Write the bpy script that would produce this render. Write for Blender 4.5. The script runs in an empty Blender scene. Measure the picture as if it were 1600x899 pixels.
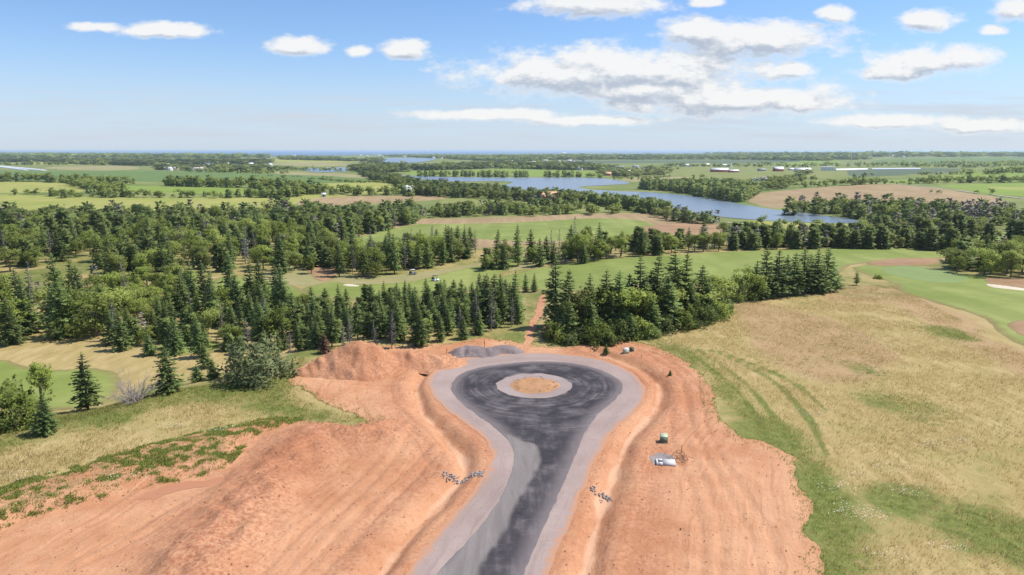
import bpy, math, random
import numpy as np
from mathutils import Vector

# ------------------------------------------------------------------ camera, sky, sun, exposure
SC = bpy.context.scene
COL = SC.collection
W, HH, F = 1600.0, 899.0, 1081.0
CAMZ, PITCH = 37.0, math.radians(11.2)
cam = bpy.data.cameras.new("camera")
cam.sensor_width = 36.0
cam.lens = 36.0 * F / W
cam.clip_start, cam.clip_end = 0.5, 200000.0
camo = bpy.data.objects.new("camera", cam)
camo.location = (0, 0, CAMZ)
camo.rotation_euler = (math.pi / 2 - PITCH, 0, 0)
COL.objects.link(camo)
SC.camera = camo

SUN_EL, SUN_AZ = math.radians(57), math.radians(78)      # azimuth from +Y towards +X
sun = bpy.data.lights.new("sun", 'SUN')
sun.energy, sun.angle, sun.color = 4.3, math.radians(0.53), (1.0, 0.945, 0.87)
suno = bpy.data.objects.new("sun", sun)
sd_ = Vector((math.sin(SUN_AZ) * math.cos(SUN_EL), math.cos(SUN_AZ) * math.cos(SUN_EL), math.sin(SUN_EL)))
suno.rotation_euler = sd_.to_track_quat('Z', 'Y').to_euler()
suno.location = (0, 0, 300)
COL.objects.link(suno)

SC.view_settings.view_transform = 'Standard'
SC.view_settings.look = 'None'
SC.view_settings.gamma = 1.0
SC.view_settings.use_curve_mapping = False
SC.view_settings.exposure = 0.45
SC.cycles.use_denoising = True
SC.cycles.max_bounces = 6
SC.cycles.diffuse_bounces = 3
SC.cycles.glossy_bounces = 2
SC.cycles.transmission_bounces = 3
SC.cycles.transparent_max_bounces = 6
SC.cycles.volume_bounces = 1


class NT:
    """a small helper to write node trees"""
    def __init__(s, tree):
        s.t = tree
        s.n = tree.nodes
        s.l = tree.links

    def put(s, sock, v):
        if hasattr(v, 'is_output'):
            s.l.new(v, sock)
        elif v is not None:
            if isinstance(v, (tuple, list)) and len(v) == 3 and sock.type == 'RGBA':
                v = (*v, 1.0)
            sock.default_value = v

    def node(s, typ, **kw):
        n = s.n.new(typ)
        for k, v in kw.items():
            setattr(n, k, v)
        return n

    def math(s, op, a, b=None, c=None, clamp=False):
        n = s.node('ShaderNodeMath', operation=op, use_clamp=clamp)
        for i, v in enumerate((a, b, c)):
            s.put(n.inputs[i], v)
        return n.outputs[0]

    def vmath(s, op, a, b=None):
        n = s.node('ShaderNodeVectorMath', operation=op)
        s.put(n.inputs[0], a)
        if b is not None:
            s.put(n.inputs[1], b)
        return n.outputs['Value'] if op in ('LENGTH', 'DOT_PRODUCT', 'DISTANCE') else n.outputs[0]

    def noise(s, vec, scale, detail=3.0, rough=0.55, dist=0.0):
        n = s.node('ShaderNodeTexNoise')
        s.put(n.inputs['Vector'], vec)
        n.inputs['Scale'].default_value = scale
        n.inputs['Detail'].default_value = detail
        n.inputs['Roughness'].default_value = rough
        n.inputs['Distortion'].default_value = dist
        return n.outputs[0]

    def voro(s, vec, scale, feature='F1', out='Distance'):
        n = s.node('ShaderNodeTexVoronoi', feature=feature)
        s.put(n.inputs['Vector'], vec)
        n.inputs['Scale'].default_value = scale
        return n.outputs[out]

    def ss(s, x, a, b):
        n = s.node('ShaderNodeMapRange', interpolation_type='SMOOTHSTEP')
        s.put(n.inputs[0], x)
        n.inputs[1].default_value = a
        n.inputs[2].default_value = b
        return n.outputs[0]

    def lin(s, x, a, b, c=0.0, d=1.0):
        n = s.node('ShaderNodeMapRange')
        s.put(n.inputs[0], x)
        n.inputs[1].default_value = a
        n.inputs[2].default_value = b
        n.inputs[3].default_value = c
        n.inputs[4].default_value = d
        return n.outputs[0]

    def mix(s, f, a, b, blend='MIX'):
        n = s.node('ShaderNodeMix', data_type='RGBA', blend_type=blend)
        s.put(n.inputs[0], f)
        s.put(n.inputs[6], a)
        s.put(n.inputs[7], b)
        return n.outputs[2]

    def attr(s, name, out='Fac'):
        n = s.node('ShaderNodeAttribute', attribute_name=name)
        return n.outputs[out]

    def mapping(s, vec, scale=(1, 1, 1), rot=(0, 0, 0), loc=(0, 0, 0)):
        n = s.node('ShaderNodeMapping')
        s.put(n.inputs[0], vec)
        n.inputs['Scale'].default_value = scale
        n.inputs['Rotation'].default_value = rot
        n.inputs['Location'].default_value = loc
        return n.outputs[0]

    def pos(s):
        return s.node('ShaderNodeNewGeometry').outputs['Position']

    def sep(s, v):
        n = s.node('ShaderNodeSeparateXYZ')
        s.put(n.inputs[0], v)
        return n.outputs

    def comb(s, x, y, z=0.0):
        n = s.node('ShaderNodeCombineXYZ')
        for i, v in enumerate((x, y, z)):
            s.put(n.inputs[i], v)
        return n.outputs[0]

    def bump(s, height, strength, dist):
        n = s.node('ShaderNodeBump')
        s.put(n.inputs['Height'], height)
        n.inputs['Strength'].default_value = strength
        n.inputs['Distance'].default_value = dist
        return n.outputs[0]


def pix_pq(px, py):
    """direction of a photograph pixel as (x/y, z/y) in the world"""
    dx, dy = (px - W / 2) / F, -(py - HH / 2) / F
    y = math.cos(PITCH) + dy * math.sin(PITCH)
    z = -math.sin(PITCH) + dy * math.cos(PITCH)
    return dx / y, z / y


def build_world():
    w = bpy.data.worlds.new("World")
    SC.world = w
    w.use_nodes = True
    t = NT(w.node_tree)
    t.n.clear()
    out = t.node('ShaderNodeOutputWorld')
    bg = t.node('ShaderNodeBackground')
    t.l.new(bg.outputs[0], out.inputs[0])
    bg.inputs[1].default_value = 0.1
    sky = t.node('ShaderNodeTexSky', sky_type='NISHITA')
    sky.sun_disc = False
    sky.sun_elevation = SUN_EL
    sky.sun_rotation = SUN_AZ
    sky.altitude = 50
    sky.air_density = 1.0
    sky.dust_density = 0.25
    sky.ozone_density = 2.5
    d = t.node('ShaderNodeTexCoord').outputs['Generated']
    x, y, z = t.sep(d)
    ysafe = t.math('MAXIMUM', y, 0.05)
    p = t.math('DIVIDE', x, ysafe)
    q = t.math('DIVIDE', z, ysafe)
    # cumulus in the part of the sky the photograph shows: centre and half size in photo pixels
    E = [(985, 114, 245, 40), (860, 118, 110, 26), (1140, 157, 205, 23), (1010, 140, 170, 16), (1180, 62, 158, 27), (1090, 52, 70, 20), (925, 6, 105, 18),
         (1452, 32, 46, 17), (1450, 96, 95, 24), (1400, 112, 60, 12), (630, 78, 38, 15), (470, 72, 45, 14),
         (262, 48, 70, 11), (765, 179, 138, 9), (925, 188, 105, 8), (1400, 189, 120, 10), (1545, 197, 110, 11),
         (1305, 22, 28, 11), (1588, 16, 38, 18), (1550, 47, 20, 7), (150, 42, 45, 8),
         (560, 80, 22, 8), (1105, 3, 26, 7), (1245, 108, 36, 12)]
    cl = []
    for (cx, cy, rx, ry) in E:
        a, b = pix_pq(cx, cy)
        cl.append((a, b, rx / F * 1.2, ry / F * 1.25))

    warp0 = t.comb(p, q)

    def field(dq, dp):
        v = t.comb(t.math('ADD', p, dp), t.math('ADD', q, dq))
        vs = t.vmath('MULTIPLY', v, (1.0, 1.9, 0))
        n1 = t.noise(vs, 13.0, 8.0, 0.62)
        n2 = t.noise(vs, 38.0, 6.0, 0.62)
        cur = None
        for (a, b, rx, ry) in cl:
            s1 = t.vmath('SUBTRACT', v, (a, b, 0))
            s2 = t.vmath('MULTIPLY', s1, (1 / rx, 1 / ry, 0))
            L = t.vmath('LENGTH', s2)
            cur = L if cur is None else t.math('SMOOTH_MIN', cur, L, 0.12)
        n = t.math('ADD', t.math('MULTIPLY', t.math('SUBTRACT', n1, 0.5), 1.6),
                   t.math('MULTIPLY', t.math('SUBTRACT', n2, 0.5), 0.85))
        return t.math('ADD', t.math('SUBTRACT', 0.98, cur), n)

    f0 = field(0.0, 0.0)
    f1 = field(0.014, 0.006)
    dens = t.ss(f0, -0.05, 0.50)
    # anvil-flat undersides: what has cloud above it is greyer
    shade = t.math('MULTIPLY', t.ss(t.math('SUBTRACT', f1, f0), -0.28, 0.34), t.ss(f0, 0.05, 0.5))
    infr = t.math('MULTIPLY', t.ss(y, 0.1, 0.3), t.math('SUBTRACT', 1.0, t.ss(q, 0.24, 0.34)))
    side = t.math('SUBTRACT', 1.0, t.ss(t.math('ABSOLUTE', p), 0.80, 1.0))
    infr = t.math('MULTIPLY', infr, side)
    # the rest of the sky: the same fair-weather clouds on a flat layer
    zs = t.math('MAXIMUM', z, 0.03)
    lay = t.comb(t.math('DIVIDE', x, zs), t.math('DIVIDE', y, zs))
    o1 = t.noise(lay, 0.55, 7.0, 0.58)
    o2 = t.noise(t.vmath('ADD', lay, (0.12, 0.08, 0)), 0.55, 5.0, 0.58)
    od = t.math('MULTIPLY', t.ss(o1, 0.56, 0.66), t.ss(z, 0.02, 0.10))
    osh = t.ss(o2, 0.58, 0.75)
    dens = t.math('ADD', t.math('MULTIPLY', dens, infr), t.math('MULTIPLY', od, t.math('SUBTRACT', 1.0, infr)))
    shade = t.math('ADD', t.math('MULTIPLY', shade, infr), t.math('MULTIPLY', osh, t.math('SUBTRACT', 1.0, infr)))
    ccol = t.mix(shade, (6.9, 6.9, 6.85), (3.6, 4.05, 4.8))
    # thin stratus veil low over the horizon
    veil = t.noise(t.comb(t.math('MULTIPLY', p, 4.0), t.math('MULTIPLY', q, 60.0)), 1.3, 5.0, 0.55)
    vd = t.math('MULTIPLY', t.ss(veil, 0.42, 0.68), t.math('MULTIPLY', t.ss(q, 0.0, 0.02), t.math('SUBTRACT', 1.0, t.ss(q, 0.05, 0.10))))
    vd = t.math('MULTIPLY', t.math('MULTIPLY', vd, 0.8), infr)
    skyc = t.mix(1.0, sky.outputs[0], (0.80, 0.93, 1.14), 'MULTIPLY')
    low = t.math('SUBTRACT', 1.0, t.ss(z, -0.02, 0.16))
    skyc = t.mix(t.math('MULTIPLY', low, 0.75), skyc, (4.35, 5.05, 6.3))
    skyc = t.mix(vd, skyc, (4.6, 5.0, 5.7))
    col = t.mix(t.math('MULTIPLY', dens, 0.95), skyc, ccol)
    t.l.new(col, bg.inputs[0])


build_world()

# ------------------------------------------------------------------ numbers
rng = np.random.default_rng(7)
random.seed(7)


def _hash(ix, iy, seed):
    h = (ix * 374761393 + iy * 668265263 + seed * 1274126177) & 0xFFFFFFFF
    h = ((h ^ (h >> 13)) * 1274126177) & 0xFFFFFFFF
    return ((h ^ (h >> 16)) & 0xFFFF) / 65535.0


def vnoise(x, y, seed=0):
    x, y = np.asarray(x, float), np.asarray(y, float)
    ix, iy = np.floor(x).astype(np.int64), np.floor(y).astype(np.int64)
    fx, fy = x - ix, y - iy
    fx, fy = fx * fx * (3 - 2 * fx), fy * fy * (3 - 2 * fy)
    a, b = _hash(ix, iy, seed), _hash(ix + 1, iy, seed)
    c, d = _hash(ix, iy + 1, seed), _hash(ix + 1, iy + 1, seed)
    return (a * (1 - fx) + b * fx) * (1 - fy) + (c * (1 - fx) + d * fx) * fy - 0.5


def fbm(x, y, seed=0, oct=4):
    r, a = 0.0, 1.0
    for i in range(oct):
        r = r + a * vnoise(x * 2 ** i + 17.3 * i, y * 2 ** i - 9.1 * i, seed + i)
        a *= 0.5
    return r


def sstep(x, a, b):
    t = np.clip((x - a) / (b - a), 0, 1)
    return t * t * (3 - 2 * t)


def poly_dist(P, pts, closed=True):
    """distance from points P (n,2) to a polyline"""
    A = np.asarray(pts, float)
    B = np.roll(A, -1, 0) if closed else A[1:]
    if not closed:
        A = A[:-1]
    best = np.full(len(P), 1e18)
    for a, b in zip(A, B):
        ab = b - a
        L = ab @ ab + 1e-12
        t = np.clip(((P - a) @ ab) / L, 0, 1)
        d = P - (a + t[:, None] * ab)
        best = np.minimum(best, (d * d).sum(1))
    return np.sqrt(best)


def inside(P, pts):
    A = np.asarray(pts, float)
    B = np.roll(A, -1, 0)
    r = np.zeros(len(P), bool)
    for a, b in zip(A, B):
        c = (a[1] > P[:, 1]) != (b[1] > P[:, 1])
        with np.errstate(divide='ignore', invalid='ignore'):
            xi = (b[0] - a[0]) * (P[:, 1] - a[1]) / (b[1] - a[1] + 1e-15) + a[0]
        r ^= c & (P[:, 0] < xi)
    return r


def sdf(P, pts):
    d = poly_dist(P, pts)
    return np.where(inside(P, pts), -d, d)


def smooth_poly(pts, n=6, closed=True):
    """Catmull-Rom through world points"""
    A = np.asarray(pts, float)
    N = len(A)
    out = []
    rngi = range(N) if closed else range(N - 1)
    for i in rngi:
        if closed:
            p0, p1, p2, p3 = A[i - 1], A[i], A[(i + 1) % N], A[(i + 2) % N]
        else:
            p0, p1, p2, p3 = A[max(i - 1, 0)], A[i], A[i + 1], A[min(i + 2, N - 1)]
        for k in range(n):
            t = k / n
            out.append(0.5 * (2 * p1 + (p2 - p0) * t + (2 * p0 - 5 * p1 + 4 * p2 - p3) * t * t + (3 * p1 - p0 - 3 * p2 + p3) * t ** 3))
    if not closed:
        out.append(A[-1])
    return np.array(out)


# ------------------------------------------------------------------ the lie of the land
BANK = np.array([(-200, 40), (-100, 66), (-64, 84), (-44, 112), (-36, 126), (-8, 139), (30, 150), (60, 175), (120, 230), (200, 400)], float)


def H(x, y):
    x, y = np.asarray(x, float), np.asarray(y, float)
    h = -12.0 * sstep(y, 150, 500)
    h = h + 1.1 * sstep(y, 150, 190) * (1 - sstep(y, 380, 520)) * 2 * fbm(x / 75.0, y / 75.0, 3, 2)
    # ground falls away left of the bank into the golf valley
    sh = np.shape(x)
    P = np.stack([np.ravel(x), np.ravel(y)], 1)
    yb = np.interp(P[:, 0], BANK[:, 0], BANK[:, 1])
    dd = (P[:, 1] - yb).reshape(sh)
    h = h - 4.2 * sstep(dd, 1, 32) * (1 - sstep(y, 200, 330)) * (1 - sstep(x, 0, 45))

    def g(cx, cy, sx, sy, a):
        return a * np.exp(-((x - cx) / sx) ** 2 - ((y - cy) / sy) ** 2)
    h = h + g(-420, 780, 260, 150, 6) + g(-170, 900, 130, 130, 5.5) + g(470, 860, 200, 150, 6)
    h = h + g(-900, 1200, 400, 250, 7) + g(1100, 1500, 450, 300, 8) + g(-260, 560, 120, 70, 2.5)
    h = h + g(-2500, 3800, 1800, 900, 8) + g(2500, 5000, 2000, 1500, 10)
    return h


def ground(px, py, dz=0.0):
    """where the ray through a photograph pixel meets the land"""
    px, py = np.atleast_1d(np.asarray(px, float)), np.atleast_1d(np.asarray(py, float))
    dx, dy = (px - W / 2) / F, -(py - HH / 2) / F
    D = np.stack([dx, math.cos(PITCH) + dy * math.sin(PITCH), -math.sin(PITCH) + dy * math.cos(PITCH)], 1)
    D[:, 2] = np.minimum(D[:, 2], -0.0007)
    lo = np.full(len(px), 30.0)
    hi = np.full(len(px), np.nan)
    tt = np.full(len(px), 30.0)
    done = np.zeros(len(px), bool)
    for _ in range(900):
        nt = tt * 1.05
        z = CAMZ + D[:, 2] * nt
        below = z < H(D[:, 0] * nt, D[:, 1] * nt) + dz
        new = below & ~done
        lo[new], hi[new] = tt[new], nt[new]
        done |= below
        tt = np.where(done, tt, nt)
        if done.all():
            break
    hi = np.where(np.isnan(hi), tt, hi)
    for _ in range(26):
        m = (lo + hi) / 2
        b = CAMZ + D[:, 2] * m < H(D[:, 0] * m, D[:, 1] * m) + dz
        hi = np.where(b, m, hi)
        lo = np.where(b, lo, m)
    return np.stack([D[:, 0] * hi, D[:, 1] * hi], 1)


def gpoly(pts, smooth=5, closed=True):
    a = np.array(pts, float)
    wpts = ground(a[:, 0], a[:, 1])
    return smooth_poly(wpts, smooth, closed) if smooth else wpts


# ------------------------------------------------------------------ mesh helpers
def mesh(name, V, Fc, mat=None, attrs=None, smooth=False, fmat=None):
    """V (n,3); Fc (m,3) or (m,4) int arrays, or a list of such arrays"""
    V = np.asarray(V, np.float32)
    lst = Fc if isinstance(Fc, list) else [Fc]
    lst = [np.asarray(a, np.int32) for a in lst if len(a)]
    me = bpy.data.meshes.new(name)
    me.vertices.add(len(V))
    me.vertices.foreach_set('co', V.ravel())
    nl = sum(a.size for a in lst)
    npoly = sum(len(a) for a in lst)
    me.loops.add(nl)
    me.polygons.add(npoly)
    me.loops.foreach_set('vertex_index', np.concatenate([a.ravel() for a in lst]))
    tot = np.concatenate([np.full(len(a), a.shape[1], np.int32) for a in lst])
    st = np.concatenate([[0], np.cumsum(tot)[:-1]]).astype(np.int32)
    me.polygons.foreach_set('loop_start', st)
    me.polygons.foreach_set('loop_total', tot)
    if smooth:
        me.polygons.foreach_set('use_smooth', np.ones(npoly, bool))
    if fmat is not None:
        me.polygons.foreach_set('material_index', np.asarray(fmat, np.int32))
    for k, a in (attrs or {}).items():
        a = np.asarray(a, np.float32)
        if a.ndim == 1:
            at = me.attributes.new(k, 'FLOAT', 'POINT')
            at.data.foreach_set('value', a)
        else:
            at = me.attributes.new(k, 'FLOAT_COLOR', 'POINT')
            at.data.foreach_set('color', np.concatenate([a, np.ones((len(a), 1), np.float32)], 1).ravel())
    for m in (mat if isinstance(mat, (list, tuple)) else [mat]):
        if m is not None:
            me.materials.append(m)
    me.update()
    me.validate()
    return me


def obj(name, me, parent=None, loc=None, rz=0.0, sc=None, **props):
    o = bpy.data.objects.new(name, me)
    COL.objects.link(o)
    if parent is not None:
        o.parent = parent
    if loc is not None:
        o.location = loc
    o.rotation_euler.z = rz
    if sc is not None:
        o.scale = sc if isinstance(sc, (tuple, list)) else (sc, sc, sc)
    for k, v in props.items():
        if v is not None:
            o[k] = v
    return o


def thing(name, label, cat, loc, rz=0.0, group=None, sc=None):
    return obj(name, None, None, loc, rz, sc, label=label, category=cat, group=group)


class MB:
    """collects shapes into one mesh"""
    def __init__(s):
        s.V, s.T, s.Q, s.n = [], [], [], 0

    def add(s, V, T=None, Q=None):
        V = np.asarray(V, float)
        if T is not None and len(T):
            s.T.append(np.asarray(T) + s.n)
        if Q is not None and len(Q):
            s.Q.append(np.asarray(Q) + s.n)
        s.V.append(V)
        s.n += len(V)
        return s

    def box(s, c, size, rz=0.0, taper=1.0):
        x, y, z = [v / 2 for v in size]
        P = np.array([(-x, -y, -z), (x, -y, -z), (x, y, -z), (-x, y, -z), (-x * taper, -y * taper, z), (x * taper, -y * taper, z), (x * taper, y * taper, z), (-x * taper, y * taper, z)])
        ca, sa = math.cos(rz), math.sin(rz)
        P = np.stack([P[:, 0] * ca - P[:, 1] * sa, P[:, 0] * sa + P[:, 1] * ca, P[:, 2]], 1) + np.array(c)
        return s.add(P, Q=[(0, 3, 2, 1), (4, 5, 6, 7), (0, 1, 5, 4), (1, 2, 6, 5), (2, 3, 7, 6), (3, 0, 4, 7)])

    def tube(s, pts, rad, n=6, cap=True):
        pts = np.asarray(pts, float)
        rad = np.broadcast_to(np.asarray(rad, float), (len(pts),))
        d = np.gradient(pts, axis=0)
        d /= np.linalg.norm(d, axis=1)[:, None] + 1e-9
        up = np.where(np.abs(d[:, 2:3]) > 0.9, np.array([[1.0, 0, 0]]), np.array([[0, 0, 1.0]]))
        u = np.cross(d, up)
        u /= np.linalg.norm(u, axis=1)[:, None] + 1e-9
        v = np.cross(d, u)
        a = np.linspace(0, 2 * math.pi, n, endpoint=False)
        P = pts[:, None, :] + rad[:, None, None] * (np.cos(a)[None, :, None] * u[:, None, :] + np.sin(a)[None, :, None] * v[:, None, :])
        Q = []
        for i in range(len(pts) - 1):
            for k in range(n):
                k2 = (k + 1) % n
                Q.append((i * n + k, i * n + k2, (i + 1) * n + k2, (i + 1) * n + k))
        V = P.reshape(-1, 3)
        T = []
        if cap:
            V = np.concatenate([V, pts[[0, -1]]])
            for k in range(n):
                k2 = (k + 1) % n
                T.append((len(V) - 2, k2, k))
                T.append((len(V) - 1, (len(pts) - 1) * n + k, (len(pts) - 1) * n + k2))
        return s.add(V, T, Q)

    def build(s, name, mat, parent=None, smooth=False, loc=None, **props):
        me = s.mesh(name, mat, smooth)
        return obj(name, me, parent, loc, **props)

    def mesh(s, name, mat, smooth=False):
        V = np.concatenate(s.V)
        fl = ([np.concatenate(s.T)] if s.T else []) + ([np.concatenate(s.Q)] if s.Q else [])
        return mesh(name, V, fl, mat, smooth=smooth)


def clip_grid(pts_fn, poly, res, noise_amp=0.0, noise_scale=1.0, seed=0, bound=None):
    """grid triangles inside a polygon, cut on its (roughened) outline: returns XY, tris, sdf"""
    poly = np.asarray(poly)
    x0, y0 = poly.min(0) - res * 1.5 - noise_amp
    x1, y1 = poly.max(0) + res * 1.5 + noise_amp
    if bound:
        x0, y0, x1, y1 = max(x0, bound[0]), max(y0, bound[1]), min(x1, bound[2]), min(y1, bound[3])
    nx, ny = max(2, int((x1 - x0) / res) + 1), max(2, int((y1 - y0) / res) + 1)
    gx, gy = np.meshgrid(np.linspace(x0, x1, nx), np.linspace(y0, y1, ny))
    P = np.stack([gx.ravel(), gy.ravel()], 1)
    s = sdf(P, poly)
    if noise_amp:
        s = s + 2 * noise_amp * fbm(P[:, 0] / noise_scale, P[:, 1] / noise_scale, seed, 4)
    i = np.arange(nx * ny).reshape(ny, nx)
    a, b, c, d = i[:-1, :-1].ravel(), i[:-1, 1:].ravel(), i[1:, 1:].ravel(), i[1:, :-1].ravel()
    T = np.concatenate([np.stack([a, b, c], 1), np.stack([a, c, d], 1)])
    ins = s < 0
    k = ins[T].sum(1)
    keep = T[k == 3]
    mixd = T[(k == 1) | (k == 2)]
    extra, es, cache, newT = [], [], {}, []
    n0 = len(P)

    def cut(u, v):
        key = (u, v) if u < v else (v, u)
        if key not in cache:
            t = s[u] / (s[u] - s[v])
            t = min(max(t, 0.02), 0.98)
            cache[key] = n0 + len(extra)
            extra.append(P[u] + (P[v] - P[u]) * t)
            es.append(0.0)
        return cache[key]
    for tri in mixd:
        tri = list(tri)
        while True:
            if ins[tri[0]] and not ins[tri[2]]:
                break
            tri = tri[1:] + tri[:1]
        a_, b_, c_ = tri
        if ins[b_]:
            e, f = cut(b_, c_), cut(c_, a_)
            newT += [(a_, b_, e), (a_, e, f)]
        else:
            e, f = cut(a_, b_), cut(c_, a_)
            newT.append((a_, e, f))
    T = np.concatenate([keep, np.array(newT, int).reshape(-1, 3)])
    if extra:
        P = np.concatenate([P, np.array(extra)])
        s = np.concatenate([s, np.array(es)])
    used, inv = np.unique(T, return_inverse=True)
    return P[used], inv.reshape(T.shape), s[used]


def drape(name, poly, mat, off, res=None, noise_amp=0.0, noise_scale=5.0, seed=0, label=None, kind='structure', hfun=None, attrs=None, bound=None, skirt=0.0):
    """a sheet of ground cover that follows the land"""
    poly = np.asarray(poly)
    ext = (poly.max(0) - poly.min(0))
    if res is None:
        res = max(ext.max() / 90.0, 0.4)
    P, T, s = clip_grid(None, poly, res, noise_amp, noise_scale, seed, bound)
    r = np.hypot(P[:, 0], P[:, 1])
    z = (H(P[:, 0], P[:, 1]) if hfun is None else hfun(P[:, 0], P[:, 1])) + off
    if skirt:
        z = z - (off + 0.03) * (1 - sstep(-s, 0, skirt))
    at = {'edge': -s}
    if attrs:
        at.update({k: f(P, s) for k, f in attrs.items()})
    me = mesh(name, np.column_stack([P, z]), T, mat, at, smooth=True)
    return obj(name, me, kind=kind, label=label)


# ------------------------------------------------------------------ materials
def mat(name):
    m = bpy.data.materials.new(name)
    m.use_nodes = True
    t = NT(m.node_tree)
    b = t.n['Principled BSDF']
    b.inputs['Roughness'].default_value = 0.9
    b.inputs['Specular IOR Level'].default_value = 0.15
    return m, t, b


def lin(r, g, b):
    return tuple(((c / 255.0 + 0.055) / 1.055) ** 2.4 if c > 10 else c / 3294.0 for c in (r, g, b))


def simple(name, col, rough=0.7, var=0.15, scale=3.0, spec=0.2, metal=0.0, rnd=0.0):
    m, t, b = mat(name)
    n = t.noise(t.node('ShaderNodeTexCoord').outputs['Object'], scale, 4)
    c = t.mix(t.lin(n, 0.3, 0.7), tuple(v * (1 - var) for v in col), tuple(min(1, v * (1 + var)) for v in col))
    if rnd:
        ri = t.node('ShaderNodeObjectInfo').outputs['Random']
        c = t.mix(1.0, c, t.mix(ri, (1 - rnd,) * 3, (1 + rnd,) * 3), 'MULTIPLY')
    t.put(b.inputs['Base Color'], c)
    b.inputs['Roughness'].default_value = rough
    b.inputs['Specular IOR Level'].default_value = spec
    b.inputs['Metallic'].default_value = metal
    return m


def ground_mat():
    m, t, b = mat('meadow')
    p = t.pos()
    big = t.noise(p, 0.012, 4, 0.6)
    mid = t.noise(p, 0.07, 5, 0.62)
    st = t.noise(t.mapping(p, (0.55, 0.16, 0.3), (0, 0, 0.62)), 1.0, 5, 0.65)
    tu = t.noise(p, 0.9, 5, 0.7)
    fine = t.noise(p, 5.0, 3, 0.7)
    dry = t.mix(t.ss(st, 0.25, 0.75), (0.285, 0.218, 0.078), (0.455, 0.348, 0.165))
    dry = t.mix(t.ss(mid, 0.42, 0.68), dry, t.mix(tu, (0.275, 0.225, 0.074), (0.430, 0.332, 0.15)))
    pink = t.mix(tu, (0.300, 0.190, 0.095), (0.44, 0.300, 0.165))
    dry = t.mix(t.math('MULTIPLY', t.ss(t.attr('pink'), 0.2, 0.8), 0.8), dry, pink)
    green = t.mix(t.ss(tu, 0.3, 0.7), (0.092, 0.112, 0.022), (0.195, 0.215, 0.058))
    lush = t.attr('lush')
    g = t.math('ADD', lush, t.math('MULTIPLY', t.math('SUBTRACT', mid, 0.5), 1.6))
    g = t.math('ADD', g, t.math('MULTIPLY', t.math('SUBTRACT', tu, 0.5), 0.9))
    g = t.math('ADD', g, t.math('MULTIPLY', t.math('SUBTRACT', st, 0.5), 0.7))
    c = t.mix(t.ss(g, 0.25, 0.80), dry, green)
    far = t.mix(t.ss(big, 0.35, 0.65), (0.125, 0.168, 0.042), (0.240, 0.250, 0.085))
    far = t.mix(t.math('MULTIPLY', t.ss(mid, 0.4, 0.7), 0.5), far, (0.135, 0.175, 0.044))
    c = t.mix(t.attr('far'), c, far)
    c = t.mix(t.math('MULTIPLY', t.ss(fine, 0.45, 0.75), 0.35), c, t.mix(0.5, c, (0.05, 0.05, 0.015)))
    t.put(b.inputs['Base Color'], c)
    hgt = t.math('ADD', t.math('MULTIPLY', tu, 0.7), t.math('ADD', t.math('MULTIPLY', fine, 0.25), t.math('MULTIPLY', st, 0.9)))
    t.put(b.inputs['Normal'], t.bump(hgt, 0.45, 0.4))
    return m


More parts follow.
